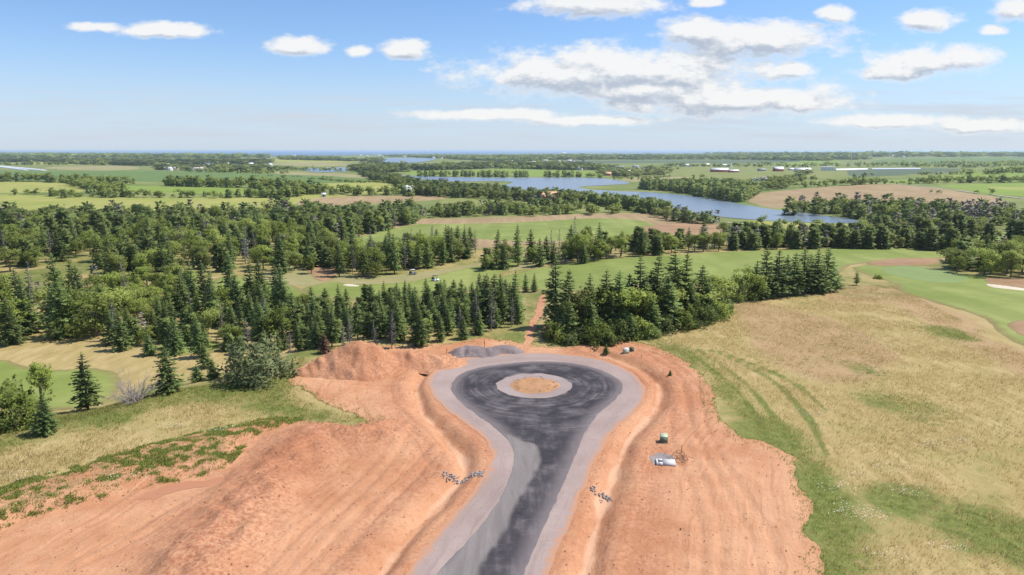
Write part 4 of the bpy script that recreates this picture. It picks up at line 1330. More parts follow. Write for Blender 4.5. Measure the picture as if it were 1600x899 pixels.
# scattered woods: outline of the tree feet in photo pixels
WOODS = [
    dict(p=[(430, 560), (520, 552), (600, 546), (690, 540), (760, 522), (812, 508), (812, 478), (740, 470), (640, 474), (560, 484), (470, 495), (400, 505)], d=3.7, h=(4.3, 9.2), mix=(0.93, 0.045, 0.025),
         s='dark young spruce in the dense stand behind the red soil mound', b='leafy tree in the spruce stand behind the red soil mound', g='trees in the stand behind the red soil mound'),
    dict(p=[(170, 548), (300, 560), (350, 558), (430, 555), (400, 505), (440, 478), (380, 478), (300, 485), (220, 500), (170, 520)], d=4.0, h=(3.5, 9), mix=(0.85, 0.12, 0.03),
         s='spruce in the stand between the tan grass patch and the golf fairway', b='leafy tree in the stand between tan grass patch and golf fairway', g='trees between the tan grass patch and the fairway'),
    dict(p=[(280, 500), (340, 505), (455, 490), (460, 470), (400, 462), (300, 468)], d=7.5, h=(9.5, 13), mix=(1, 0, 0),
         s='tall spruce towering over the stand by the golf fairway', b='', g='tall spruces over the stand by the fairway'),
    dict(p=[(-60, 545), (30, 538), (160, 530), (165, 495), (80, 490), (-60, 505)], d=5.5, h=(9, 15), mix=(0.7, 0.25, 0.05),
         s='tall shaggy spruce above the tan grass by the golf valley', b='leafy tree among shaggy spruces above the tan grass', g='trees above the tan grass by the valley'),
    dict(p=[(165, 505), (200, 490), (300, 480), (300, 452), (200, 455), (160, 470)], d=4.6, h=(6, 10), mix=(0.15, 0.8, 0.05),
         s='spruce among pale young aspens in the golf valley', b='pale green young aspen in the golf valley thicket', g='young aspen thicket in the golf valley'),
    dict(p=[(20, 470), (150, 440), (170, 470), (120, 495), (20, 500)], d=8.0, h=(4, 8), mix=(0.1, 0.85, 0.05),
         s='spruce in scrub below the long wood', b='rounded green scrub tree below the long wood', g='scrub below the long wood'),
    dict(p=[(-80, 437), (60, 420), (140, 398), (165, 436), (240, 427), (330, 427), (400, 425), (455, 434), (515, 408), (522, 388), (560, 371), (640, 352), (650, 338), (520, 338), (400, 338), (250, 342), (100, 347), (-80, 352)], d=7.4, h=(7, 14), mix=(0.46, 0.48, 0.06),
         s='spruce in the long mixed wood beyond the golf valley', b='leafy tree in the long mixed wood beyond the golf valley', g='trees of the long mixed wood'),
    dict(p=[(530, 436), (600, 432), (680, 420), (745, 400), (745, 385), (640, 398), (560, 405), (530, 415)], d=5.2, h=(8, 12.5), mix=(0.62, 0.33, 0.05),
         s='spruce in the copse between two golf fairways', b='leafy tree in the copse between two golf fairways', g='trees between the two fairways'),
    dict(p=[(755, 425), (800, 420), (860, 415), (925, 412), (1000, 402), (1070, 396), (1140, 392), (1140, 384), (1040, 386), (920, 394), (820, 402), (760, 410)], d=5.6, h=(6, 12), mix=(0.45, 0.53, 0.02),
         s='tall spruce in the tree row along the far side of the long fairway', b='leafy tree in the row along the far side of the long fairway', g='tree row along the long fairway'),
    dict(p=[(1140, 392), (1240, 390), (1330, 390), (1420, 390), (1490, 394), (1500, 384), (1420, 376), (1320, 374), (1220, 376), (1140, 384)], d=5.2, h=(5.5, 9.5), mix=(0.7, 0.27, 0.03),
         s='spruce in the straight shelter belt behind the far tee', b='leafy tree in the straight shelter belt behind the far tee', g='shelter belt behind the far tee'),
    dict(p=[(1470, 428), (1540, 432), (1600, 436), (1680, 440), (1680, 405), (1600, 400), (1520, 402), (1480, 412)], d=5.6, h=(6, 12), mix=(0.22, 0.73, 0.05),
         s='spruce in the bushy copse beyond the sand bunker', b='bushy leafy tree in the copse beyond the sand bunker', g='copse beyond the sand bunker'),
    dict(p=[(470, 408), (520, 405), (515, 428), (480, 430)], d=7, h=(5, 9), mix=(0.8, 0.2, 0),
         s='spruce on the rusty rough by the golf hole', b='leafy tree on the rusty rough by the golf hole', g='trees on the rusty rough'),
    dict(p=[(500, 360), (640, 343), (760, 338), (900, 330), (900, 326), (760, 331), (640, 336), (540, 345)], d=7.5, h=(6, 10), mix=(0.75, 0.23, 0.02),
         s='spruce in the thin row above the tan fairway', b='leafy tree in the thin row above the tan fairway', g='thin row above the tan fairway'),
    dict(p=[(1225, 337), (1300, 340), (1400, 348), (1500, 357), (1640, 364), (1640, 345), (1560, 338), (1450, 330), (1330, 326), (1240, 330)], d=9.5, h=(9, 13), mix=(0.42, 0.48, 0.10),
         s='spruce in the long wood on the far river bank', b='leafy tree in the long wood on the far river bank', g='wood on the far river bank'),
    dict(p=[(1340, 372), (1400, 366), (1440, 372), (1600, 385), (1700, 390), (1700, 372), (1560, 378), (1440, 355), (1360, 358)], d=8, h=(7, 12), mix=(0.4, 0.5, 0.10),
         s='spruce in the scrubby wood above the shelter belt', b='leafy tree in the scrubby wood above the shelter belt', g='scrubby wood above the shelter belt'),
]


def scatter(poly, d, g, maxn=2500):
    A = np.asarray(poly)
    x0, y0 = A.min(0)
    x1, y1 = A.max(0)
    n = int((x1 - x0) * (y1 - y0) / (d * d) * 5) + 20
    C = np.stack([g.uniform(x0, x1, n), g.uniform(y0, y1, n)], 1)
    C = C[inside(C, A)]
    grid, out = {}, []
    for p in C:
        k = (int(p[0] // d), int(p[1] // d))
        if any((q[0] - p[0]) ** 2 + (q[1] - p[1]) ** 2 < d * d * 0.72 for i in (-1, 0, 1) for j in (-1, 0, 1) for q in grid.get((k[0] + i, k[1] + j), ())):
            continue
        grid.setdefault(k, []).append(p)
        out.append(p)
        if len(out) >= maxn:
            break
    return np.array(out).reshape(-1, 2)


ALL = []
for wi, w in enumerate(WOODS):
    g = np.random.default_rng(900 + wi)
    pts = scatter(gpoly(w['p'], 0), w['d'], g)
    clump = fbm(pts[:, 0] / 30, pts[:, 1] / 30, 70 + wi, 2) if len(pts) else []
    hz = H(pts[:, 0], pts[:, 1])
    for (x, y), z, cl in zip(pts, hz, clump):
        u = np.clip(g.random() + cl * 0.7, 0, 0.9999)
        kind = 'spruce' if u < w['mix'][0] else ('broad' if u < w['mix'][0] + w['mix'][1] else 'grey')
        h = g.uniform(*w['h']) * (0.85 if kind == 'broad' else 1.0) * (1 + 0.55 * cl)
        ALL.append((h / math.hypot(x, y), kind, x, y, h, wi, z))
ALL.sort(key=lambda a: -a[0])
LIM = {'spruce': 262, 'broad': 262, 'grey': 60}
cnt = {'spruce': 0, 'broad': 0, 'grey': 0}
REST = []
for a in ALL:
    q, kind, x, y, h, wi, z = a
    w = WOODS[wi]
    if cnt[kind] < LIM[kind] and abs(x) < y * 0.80 + 8:
        cnt[kind] += 1
        lab = w['s'] if kind == 'spruce' else (w['b'] if kind == 'broad' else w['s'].replace('spruce', 'half-dead grey spruce', 1).replace('dark young ', '').replace('tall ', '').replace('shaggy ', ''))
        h0, h1 = w['h']
        u = (h - h0) / (h1 - h0)
        vr = random.randrange(7)
        size = 'tall' if u > 0.7 else ('short' if u < 0.2 else 'middling')
        form = ('even', 'broad', 'slender', 'broad', 'even', 'slender', 'broad')[vr] if kind == 'spruce' else ('round', 'spreading', 'narrow', 'spreading', 'round', 'narrow', 'spreading')[vr]
        lab = lab.replace('tall ', '').replace('dark young ', 'dark ').replace('shaggy ', '')
        u = min(max(u, 0.0), 1.0)
        tree(kind, x, y, h, size + ' ' + (form + ' ' if kind != 'grey' else '') + lab, w['g'], var=vr, z=z - 0.05, wide=random.uniform(0.85, 1.15) * (1.32 - 0.38 * u))
    else:
        REST.append(a)

# ------------------------------------------------------------------ woods and hedges that read as one mass
LOD = {}
for i in range(4):
    V, Q, tn = make_spruce(400 + i, 1.0, 0.27, 15, 7, 2, base=0.04, shape=0.75, big=1.25)
    LOD.setdefault(('spruce', 1), []).append((V[:, :], Q, tn))
    V, Q, tn, _ = make_broad(420 + i, 1.0, 0.36, 32, 14, 0.085, base=0.05)
    LOD.setdefault(('broad', 1), []).append((V, Q, tn))
    V, Q, tn = make_spruce(440 + i, 1.0, 0.17, 11, 5, 1, base=0.15, gap=0.3, big=1.1)
    LOD.setdefault(('grey', 1), []).append((V, Q, tn))
    V, Q, tn = make_spruce(460 + i, 1.0, 0.27, 9, 6, 1, base=0.04, shape=0.8, big=1.8)
    LOD.setdefault(('spruce', 2), []).append((V, Q, tn))
    V, Q, tn, _ = make_broad(480 + i, 1.0, 0.42, 16, 9, 0.15, base=0.03)
    LOD.setdefault(('broad', 2), []).append((V, Q, tn))
    V, Q, tn, _ = make_broad(500 + i, 1.0, 0.55, 7, 3, 0.42, base=0.02)
    LOD.setdefault(('broad', 3), []).append((V, Q, tn))
    V, Q, tn = make_spruce(520 + i, 1.0, 0.30, 4, 4, 1, base=0.04, shape=0.8, big=2.6)
    LOD.setdefault(('spruce', 3), []).append((V, Q, tn))
    LOD[('grey', 2)] = LOD[('grey', 1)]
    LOD[('grey', 3)] = LOD[('spruce', 3)]


def mass(name, items, label):
    """items: kind, x, y, h, wide -> one joined mesh"""
    Vs, Qs, Ts, Ms, n = [], [], [], [], 0
    mi = {'spruce': 0, 'broad': 1, 'grey': 2}
    X = np.array([(a[1], a[2]) for a in items])
    Z = H(X[:, 0], X[:, 1])
    for (kind, x, y, h, wd), z in zip(items, Z):
        r = math.hypot(x, y)
        lv = 1 if r < 430 else (2 if r < 1500 else 3)
        V, Q, tn = random.choice(LOD[(kind, lv)])
        a = random.uniform(0, 6.28)
        c, s = math.cos(a) * h * wd, math.sin(a) * h * wd
        Vs.append(np.stack([V[:, 0] * c - V[:, 1] * s + x, V[:, 0] * s + V[:, 1] * c + y, V[:, 2] * h + z - 0.02 * h], 1))
        Qs.append(Q + n)
        tt = np.column_stack([np.clip(tn[:, 0] + random.gauss(0, 0.2), 0, 1), tn[:, 1] * math.cos(a) - tn[:, 2] * math.sin(a), tn[:, 1] * math.sin(a) + tn[:, 2] * math.cos(a), tn[:, 3]])
        Ts.append(tt)
        Ms.append(np.full(len(Q), mi[kind]))
        n += len(V)
    me = leafmesh(name, np.concatenate(Vs), np.concatenate(Qs), np.concatenate(Ts), [M_spruce_far, M_leaf_far, M_greyleaf], fmat=np.concatenate(Ms))
    return obj(name, me, kind='stuff', label=label)


byw = {}
for q, kind, x, y, h, wi, z in REST:
    byw.setdefault(wi, []).append((kind, x, y, h, 1.0))
for wi, it in byw.items():
    mass('woodland', it, 'more trees of the ' + WOODS[wi]['g'].replace('trees of the ', '').replace('trees ', 'trees ').strip())

HEDGES = [  # feet line in photo pixels, height range, spacing, jitter depth, spruce share
    ([(-100, 283), (60, 284), (125, 287), (240, 290), (300, 292), (400, 294), (480, 300)], (8, 14), 7, 8, 0.25),
    ([(120, 287), (140, 293), (165, 299), (185, 304)], (7, 11), 6, 14, 0.15),
    ([(-100, 303), (20, 304), (60, 305)], (4, 8), 9, 4, 0.0), ([(80, 306), (130, 308), (230, 309), (330, 309), (460, 308)], (4, 9), 7, 6, 0.15),
    ([(460, 301), (540, 304), (600, 305), (650, 306)], (6, 11), 6.5, 9, 0.35), ([(400, 306), (440, 309), (500, 300)], (7, 11), 7, 12, 0.3),
    ([(500, 281), (540, 285), (600, 287)], (3, 5), 8, 3, 0.0), ([(400, 276), (450, 277), (520, 279)], (3, 5), 16, 4, 0.0),
    ([(0, 259), (60, 258), (150, 258), (160, 259)], (8, 14), 12, 10, 0.4), ([(130, 268), (200, 268), (240, 267)], (4, 8), 14, 5, 0.1),
    ([(660, 338), (760, 334), (820, 331)], (4, 7), 9, 4, 0.1), ([(812, 337), (840, 336), (900, 334), (940, 334), (960, 333)], (6, 9), 6, 7, 0.1),
    ([(950, 332), (1000, 333), (1020, 335)], (4, 6), 8, 4, 0.05), ([(1080, 347), (1120, 352), (1140, 353)], (6, 10), 11, 5, 0.3), ([(1160, 352), (1250, 356), (1330, 360)], (4, 7), 14, 5, 0.1),
    ([(655, 276), (720, 276), (800, 277), (880, 277), (897, 277)], (9, 12), 8, 14, 0.7), ([(905, 277), (940, 278)], (7, 10), 8, 10, 0.4),
    ([(960, 281), (1000, 281), (1050, 278), (1100, 278)], (4, 7), 9, 4, 0.0), ([(1000, 283), (1050, 286), (1150, 284), (1180, 284)], (5, 8), 9, 6, 0.2),
    ([(1200, 293), (1250, 293), (1290, 292)], (5, 9), 8, 6, 0.1), ([(1300, 290), (1330, 290), (1372, 288)], (7, 11), 8, 8, 0.2), ([(1335, 276), (1400, 274), (1480, 273), (1500, 272)], (4, 8), 12, 4, 0.1),
    ([(1195, 284), (1230, 283), (1272, 283)], (7, 10), 9, 12, 0.2), ([(1430, 287), (1500, 286), (1575, 285), (1700, 283)], (8, 12), 8, 8, 0.1),
    ([(1460, 303), (1530, 303), (1600, 306)], (4, 7), 30, 8, 0.1), ([(1510, 274), (1560, 271), (1600, 269), (1700, 266)], (8, 12), 10, 10, 0.2), ([(1190, 259), (1300, 260), (1400, 260), (1500, 262), (1600, 258), (1700, 256)], (9, 14), 14, 40, 0.4),
    ([(1380, 258), (1450, 257), (1600, 255)], (8, 12), 18, 20, 0.4),
    ([(700, 264), (760, 263), (800, 264), (880, 265)], (8, 12), 11, 20, 0.5), ([(1040, 260), (1100, 261), (1180, 261), (1260, 262)], (7, 12), 12, 10, 0.2),
    ([(430, 264), (470, 266), (560, 268), (600, 270)], (6, 10), 12, 10, 0.3), ([(300, 269), (380, 271), (450, 272)], (6, 9), 12, 8, 0.2), ([(1380, 286), (1440, 291), (1530, 301)], (3, 6), 40, 4, 0.0),
    ([(900, 322), (960, 322), (1000, 325)], (4, 8), 14, 8, 0.5), ([(700, 330), (760, 329), (840, 328)], (4, 7), 16, 8, 0.4),
]
it = []
g = np.random.default_rng(31)
for pp, hr, sp, jit, share in HEDGES:
    c = gpoly(pp, 8, False)
    seg = np.linalg.norm(np.diff(c, axis=0), axis=1)
    L = np.concatenate([[0], np.cumsum(seg)])
    n = int(L[-1] / sp) + 1
    n = min(n, 260)
    for u in np.linspace(0, L[-1], n):
        for rep in range(2):
            u2 = u + g.normal(0, L[-1] / n * 0.5)
            x, y = np.interp(u2, L, c[:, 0]), np.interp(u2, L, c[:, 1])
            if fbm(x / 60, y / 60, 99, 2) < -0.28:
                continue
            kind = 'spruce' if g.random() < share else 'broad'
            it.append((kind, x + g.normal(0, 1) * jit * 0.3, y + g.normal(0, 1) * jit, g.uniform(*hr), 1.0 if kind == 'spruce' else g.uniform(0.9, 1.5)))
mass('hedgerow', it, 'leafy hedgerows between the distant fields')

MASSES = [  # far woods: outline, spacing, heights, spruce share, label
    ([(560, 272), (620, 281), (650, 290), (690, 296), (770, 299), (800, 305), (860, 309), (900, 312), (940, 320), (880, 319), (840, 317), (790, 313), (720, 310), (660, 307), (630, 301), (600, 286), (570, 277)], 8, (8, 11), 0.5, 'dark wood on the near bank of the river'),
    ([(880, 312), (940, 318), (990, 324), (1030, 331), (1050, 338), (1010, 334), (980, 328), (930, 322), (880, 318)], 6, (8, 11), 0.75, 'dark conifer plantation on the river spit'),
    ([(1020, 336), (1060, 339), (1100, 346), (1125, 351), (1080, 350), (1030, 342)], 7, (6, 9.5), 0.45, 'thin grey and green wood at the river bend'),
    ([(1000, 297), (1040, 299), (1100, 309), (1155, 317), (1180, 306), (1180, 296), (1130, 293), (1060, 293), (1010, 292)], 10, (9, 13), 0.6, 'wood on the far bank beside the marsh'),
    ([(1265, 268), (1200, 290), (1180, 298), (1210, 298), (1230, 294)], 14, (6, 10), 0.1, 'loose scrub below the red barn farm'),
    ([(545, 262), (600, 260), (680, 262), (740, 258), (880, 258), (960, 261), (960, 266), (880, 266), (790, 263), (700, 266), (640, 268), (600, 271), (560, 269)], 20, (9, 14), 0.6, 'dark belt of woods beyond the river'),
    ([(-200, 247), (100, 248), (240, 249), (420, 247), (420, 243.5), (240, 242), (100, 241), (-200, 241)], 62, (14, 24), 0.7, 'dark forest belt before the sea'),
    ([(-200, 252), (60, 251), (160, 252), (280, 253), (420, 252), (420, 256), (330, 258), (240, 260), (160, 258), (0, 254)], 34, (10, 16), 0.6, 'woods round the distant village'),
    ([(440, 247), (560, 249), (595, 250), (590, 255), (540, 252), (440, 250)], 30, (10, 15), 0.5, 'woods beside the distant inlet'),
    ([(600, 244.5), (700, 244), (800, 245), (860, 246), (870, 250), (800, 254), (720, 250), (640, 246)], 40, (10, 16), 0.55, 'woods round the far harbour'),
    ([(760, 246), (900, 244), (1100, 244.5), (1350, 248), (1370, 252), (1300, 252), (1100, 249.5), (900, 250), (800, 250)], 44, (12, 18), 0.6, 'broad dark forest on the far plain'),
    ([(1100, 240.5), (1300, 240), (1700, 239.5), (1700, 246), (1500, 246), (1300, 246.5), (1150, 243)], 95, (18, 30), 0.6, 'hazy forest along the horizon'),
    ([(240, 261), (300, 262), (420, 262), (430, 268), (380, 270), (320, 268), (250, 266)], 30, (8, 13), 0.4, 'garden trees of the distant village'),
    ([(940, 262), (1000, 263), (1050, 266), (1040, 274), (980, 278), (940, 275)], 18, (7, 11), 0.4, 'garden trees of the riverside houses'),
]
for pp, d, hr, share, lab in MASSES:
    wp = gpoly(pp, 0)
    pts = scatter(wp, d, g, 1500)
    cl = fbm(pts[:, 0] / (d * 9), pts[:, 1] / (d * 9), 44, 2)
    keep = cl > (-0.20 if d >= 18 else -0.6)
    its = []
    for (x, y), c in zip(pts[keep], cl[keep]):
        kind = 'spruce' if g.random() + c * 0.8 < share else 'broad'
        if 'grey' in lab and g.random() < 0.4:
            kind = 'grey'
        wd = (1.0 if kind == 'spruce' else 1.0) * max(1.0, min(3.2, d / (hr[1] * 0.62)))
        its.append((kind, x, y, g.uniform(*hr), wd))
    mass('woodland', its, lab)

# ------------------------------------------------------------------ soil mound, gravel heaps, stones
def heap(name, fn, x0, x1, y0, y1, res, mat_, label, cat, attrs=None):
    nx, ny = int((x1 - x0) / res) + 1, int((y1 - y0) / res) + 1
    gx, gy = np.meshgrid(np.linspace(x0, x1, nx), np.linspace(y0, y1, ny))
    P = np.stack([gx.ravel(), gy.ravel()], 1)
    hz = fn(P[:, 0], P[:, 1])
    i = np.arange(nx * ny).reshape(ny, nx)
    Q = np.stack([i[:-1, :-1].ravel(), i[:-1, 1:].ravel(), i[1:, 1:].ravel(), i[1:, :-1].ravel()], 1)
    Q = Q[(hz[Q] > -0.25).any(1)]
    u, inv = np.unique(Q, return_inverse=True)
    V = np.column_stack([P, H(P[:, 0], P[:, 1]) + hz])[u]
    n = len(u)
    at = {k: np.full(n, v) for k, v in (attrs or {}).items()}
    return obj(name, mesh(name, V, inv.reshape(Q.shape), mat_, at, smooth=True), label=label, category=cat)


mc = ground(560, 580)[0]


def mound(x, y):
    n = 2.2 * fbm(x / 5, y / 5, 51, 3)
    a = 5.6 - np.hypot((x - mc[0] + 0.2) / 1.75, (y - mc[1] - 1.8) / 1.45) * 1.0
    b = 3.1 - np.hypot((x - mc[0] - 8.5) / 3.6, (y - mc[1] - 4.2) / 1.5)
    c = 2.6 - np.hypot((x - mc[0] + 6.6) / 2.2, (y - mc[1] + 0.4) / 1.6)
    k = 0.35
    m = np.log(np.exp(a / k) + np.exp(b / k) + np.exp(c / k)) * k
    m = m + n * 0.38 + 0.9 * fbm((x + 0.4 * y) / 1.6, y / 3.4, 53, 4) * sstep(m, 0.2, 1.5)
    return np.where(m < 4.6, m, 4.6 + 0.55 * (m - 4.6)) - 0.45


heap('soil_mound', mound, mc[0] - 20, mc[0] + 26, mc[1] - 14, mc[1] + 16, 0.33, M_dirt, 'steep mound of dumped red soil at the edge of the spruce stand', 'soil mound', {'silt': 0.0, 'rough': 0.75, 'veg': 0.0})
for (px, py, hgt, rx, ry, sd, lb) in ((742, 556, 1.2, 4.9, 3.0, 61, 'larger flat-topped heap of grey gravel beside the turning circle'), (786, 552, 0.9, 4.3, 2.6, 63, 'smaller heap of grey gravel beside the red trail')):
    c = ground(px, py)[0] + np.array([0, 1.6])

    def gh(x, y, c=c, hgt=hgt, rx=rx, ry=ry, sd=sd):
        m = 1 - np.hypot((x - c[0]) / rx, (y - c[1]) / ry) + 0.5 * fbm(x / 1.7, y / 1.7, sd, 4)
        return hgt * np.minimum(m * 1.5, 0.75 + 0.25 * m)
    heap('gravel_heap', gh, c[0] - 7, c[0] + 7, c[1] - 5, c[1] + 5, 0.22, M_pile, lb, 'gravel heap')


def rock(g, r, flat=0.7):
    P = np.array([(1, 0, 0), (-1, 0, 0), (0, 1, 0), (0, -1, 0), (0, 0, 1), (0, 0, -1), (.6, .6, .55), (-.6, .6, .5), (.6, -.6, .5), (-.6, -.6, .55)], float)
    P = P * g.uniform(0.7, 1.25, (10, 1)) * r * np.array([1, 0.85, flat])
    T = [(0, 2, 6), (2, 4, 6), (4, 0, 6), (2, 1, 7), (1, 4, 7), (4, 2, 7), (0, 4, 8), (4, 3, 8), (3, 0, 8), (1, 3, 9), (3, 4, 9), (4, 1, 9), (2, 0, 5), (1, 2, 5), (3, 1, 5), (0, 3, 5)]
    a = g.uniform(0, 6.28)
    c, s = math.cos(a), math.sin(a)
    return np.stack([P[:, 0] * c - P[:, 1] * s, P[:, 0] * s + P[:, 1] * c, P[:, 2]], 1), np.array(T)


g = np.random.default_rng(5)
RM = [mesh('stone', *rock(g, 0.17), M_stone) for _ in range(6)]
for (a, b, lab, n) in (((691, 743), (756, 741), 'band of loose grey stones across the ditch by the road bend', 190), ((924, 766), (955, 769), 'short band of grey stones across the ditch near the concrete pad', 80)):
    A, B = ground(*a)[0], ground(*b)[0]
    mid = (A + B) / 2
    e = thing('stone_check_dam', lab, 'stone dam', (mid[0], mid[1], lot_z(*mid)))
    for k in range(n):
        p = A + (B - A) * g.random() + np.array([g.normal(0, 0.1), g.normal(0, 0.42)])
        s = g.uniform(0.5, 1.0)
        o = obj('stone', RM[k % 6], e, (p[0] - mid[0], p[1] - mid[1], lot_z(*p) - lot_z(*mid) + 0.06 * s), g.uniform(0, 6.28), s)
# clods and small stones strewn over the soil
mb = MB()
kk = g.integers(len(LOT_P), size=9000)
PP = LOT_P[kk] + g.normal(0, 0.2, (9000, 2))
ok = (sdf(PP, ROAD) > 0.15) & (g.random(9000) < 0.45 + 0.55 * np.exp(-(poly_dist(PP, BERM, False) / 6.5) ** 2))
for p, z in zip(PP[ok], LOT_Z[kk[ok]]):
    V, T = rock(g, g.uniform(0.035, 0.10) * (1.6 if g.random() < 0.06 else 1), 0.6)
    mb.add(V + np.array([p[0], p[1], z + 0.015]), T)
M_clod = simple('soil_clods', (0.30, 0.135, 0.075), 0.95, 0.35, 0.4)
mb.build('soil_clods', M_clod, kind='stuff', label='clods and pebbles strewn over the red soil')
# shallow puddle on the soil
pm, t, b = mat('muddy_water')
t.put(b.inputs['Base Color'], (0.43, 0.19, 0.088))
b.inputs['Roughness'].default_value = 0.3
b.inputs['Specular IOR Level'].default_value = 0.4
drape('puddle', PUD, pm, 0.075, 0.25, 0.6, 1.6, 77)

# ------------------------------------------------------------------ grass, weeds, flowers
def tufts(name, C, Z, hmin, hmax, spread, blades, width, cols, label, seed=0, lean=(0.25, -0.1)):
    g = np.random.default_rng(seed)
    n = len(C)
    N = n * blades
    base = np.repeat(np.column_stack([C, Z]), blades, 0)
    sz = np.repeat(g.uniform(hmin, hmax, n), blades)
    off = g.normal(0, 1, (N, 2)) * (spread * np.repeat(g.uniform(0.6, 1.3, n), blades))[:, None]
    base[:, :2] += off
    base[:, 2] -= 0.04
    a = g.uniform(0, 6.28, N)
    hh = sz * g.uniform(0.55, 1.1, N)
    tip = base + np.stack([np.cos(a) * 0.35 * hh + lean[0] * hh, np.sin(a) * 0.35 * hh + lean[1] * hh, hh], 1)
    b = g.uniform(0, 6.28, N)
    w = width * g.uniform(0.6, 1.4, N)
    dx = np.stack([np.cos(b) * w, np.sin(b) * w, 0 * w], 1)
    flip = np.where(np.cross(2 * dx, tip - base)[:, 2] < 0, -1.0, 1.0)[:, None]
    dx = dx * flip
    V = np.stack([base - dx, base + dx, tip], 1).reshape(-1, 3)
    T = np.arange(3 * N).reshape(N, 3)
    tone = np.repeat(np.clip(np.repeat(g.normal(0.5, 0.22, n), blades) + g.normal(0, 0.12, N), 0, 1), 3)
    me = mesh(name, V, T, cols, {'tone': tone}, smooth=True)
    nn = g.normal(0, 0.22, (N, 3)) + np.array([0.0, 0.0, 1.0])
    gn = np.cross(V[1::3] - V[0::3], V[2::3] - V[0::3])
    nn = np.repeat(nn / np.linalg.norm(nn, axis=1)[:, None], 3, 0)
    me.normals_split_custom_set_from_vertices(nn.astype(np.float32))
    return obj(name, me, kind='stuff', label=label)


def grass_mat(name, c1, c2):
    m, t, b = mat(name)
    t.put(b.inputs['Base Color'], t.mix(t.attr('tone'), c1, c2))
    tr = t.node('ShaderNodeBsdfTranslucent')
    t.put(tr.inputs[0], t.mix(t.attr('tone'), c1, c2))
    mx = t.node('ShaderNodeMixShader')
    mx.inputs[0].default_value = 0.35
    t.l.new(b.outputs[0], mx.inputs[1])
    t.l.new(tr.outputs[0], mx.inputs[2])
    t.l.new(mx.outputs[0], t.n['Material Output'].inputs[0])
    return m


M_dry = grass_mat('dry_grass', (0.32, 0.248, 0.092), (0.52, 0.41, 0.21))
M_weed = grass_mat('weeds', (0.135, 0.180, 0.034), (0.275, 0.320, 0.080))
M_flower = simple('white_petals', (0.75, 0.75, 0.70), 0.8, 0.05)
g = np.random.default_rng(12)


def in_lush(P):
    v = np.zeros(len(P))
    for a, w in zip(LUSH + PATCH, LUSHW + [0.6] * len(PATCH)):
        v = np.maximum(v, sstep(-(sdf(P, a) + 3 * fbm(P[:, 0] / 8, P[:, 1] / 8, 4, 3)), -2, 2))
    return v


fieldR = gpoly([(1010, 530), (1140, 480), (1300, 452), (1400, 448), (1450, 475), (1540, 520), (1640, 570), (1900, 640), (2000, 1000), (1290, 1000), (1260, 760), (1100, 600)], 3)
fieldL = gpoly([(-300, 760), (-300, 690), (0, 655), (150, 640), (300, 605), (420, 590), (470, 560), (500, 590), (460, 620), (580, 660), (430, 655), (300, 678), (100, 733), (0, 760)], 3)


def rnd_in(poly, n):
    A = np.asarray(poly)
    C = np.stack([g.uniform(A[:, 0].min(), A[:, 0].max(), n), g.uniform(A[:, 1].min(), A[:, 1].max(), n)], 1)
    return C[inside(C, A)]


C = np.concatenate([rnd_in(fieldR, 150000), rnd_in(fieldL, 60000)])
C = C[(C[:, 1] > 45) & (np.abs(C[:, 0]) < C[:, 1] * 0.85 + 5)]
C = C[sdf(C, LOT) > 0.2]
lu = in_lush(C)
dens = 0.55 + 1.1 * fbm(C[:, 0] / 6, C[:, 1] / 6, 33, 3)
isg = g.random(len(C)) < lu * 0.62 + 0.12 * (fbm(C[:, 0] / 9, C[:, 1] / 9, 35, 3) > 0.1)
D = C[~isg & (g.random(len(C)) < dens)]
G = C[isg]
tufts('dry_grass', D, H(D[:, 0], D[:, 1]), 0.25, 0.62, 0.22, 4, 0.022, M_dry, 'tall dry straw-coloured grass of the meadow', 1)
tufts('green_grass', G, H(G[:, 0], G[:, 1]), 0.14, 0.42, 0.25, 5, 0.03, M_weed, 'short lush green grass along the edges of the soil', 2)
# weeds colonising the sparse soil slope
C = rnd_in(SPARSE, 120000)
C = C[C[:, 1] > 50]
wn = fbm(C[:, 0] / 1.0, C[:, 1] / 0.8, 37, 2) + 0.4 * fbm(C[:, 0] / 6, C[:, 1] / 6, 38, 2)
up = sstep(-sdf(C, SPARSE), 0, 2)
C = C[(wn > 0.06 - 0.04 * up) & (g.random(len(C)) < 0.8) | (g.random(len(C)) < 0.05)]
Z = np.array([lot_z(*p) for p in C])
tufts('weeds', C, Z, 0.08, 0.36, 0.17, 6, 0.05, M_weed, 'green weeds sprouting on the bare soil slope', 3, (0.05, 0))
# rim of weeds along the edge of the soil, and stray ones on it
d = poly_dist(LOT_P, LOT)
k = np.where((d < 1.6) & (LOT_P[:, 0] > -40) | (g.random(len(LOT_P)) < 0.0012))[0]
k = k[g.random(len(k)) < np.where(d[k] < 1.6, 0.5, 1)]
k = k[sdf(LOT_P[k], ROAD) > 0.5]
tufts('weeds', LOT_P[k], LOT_Z[k], 0.08, 0.34, 0.16, 7, 0.04, M_weed, 'ragged green weeds along the rim of the soil lot', 4, (0.05, 0))
C = rnd_in(isl, 300)
C = C[(C[:, 0] > ICEN[0] + 0.5) | (g.random(len(C)) < 0.25)]
tufts('weeds', C, H(C[:, 0], C[:, 1]) + 0.38, 0.05, 0.2, 0.1, 6, 0.03, grass_mat('island_weeds', (0.17, 0.15, 0.05), (0.30, 0.24, 0.09)), 'dry weeds on the traffic island', 5, (0, 0))
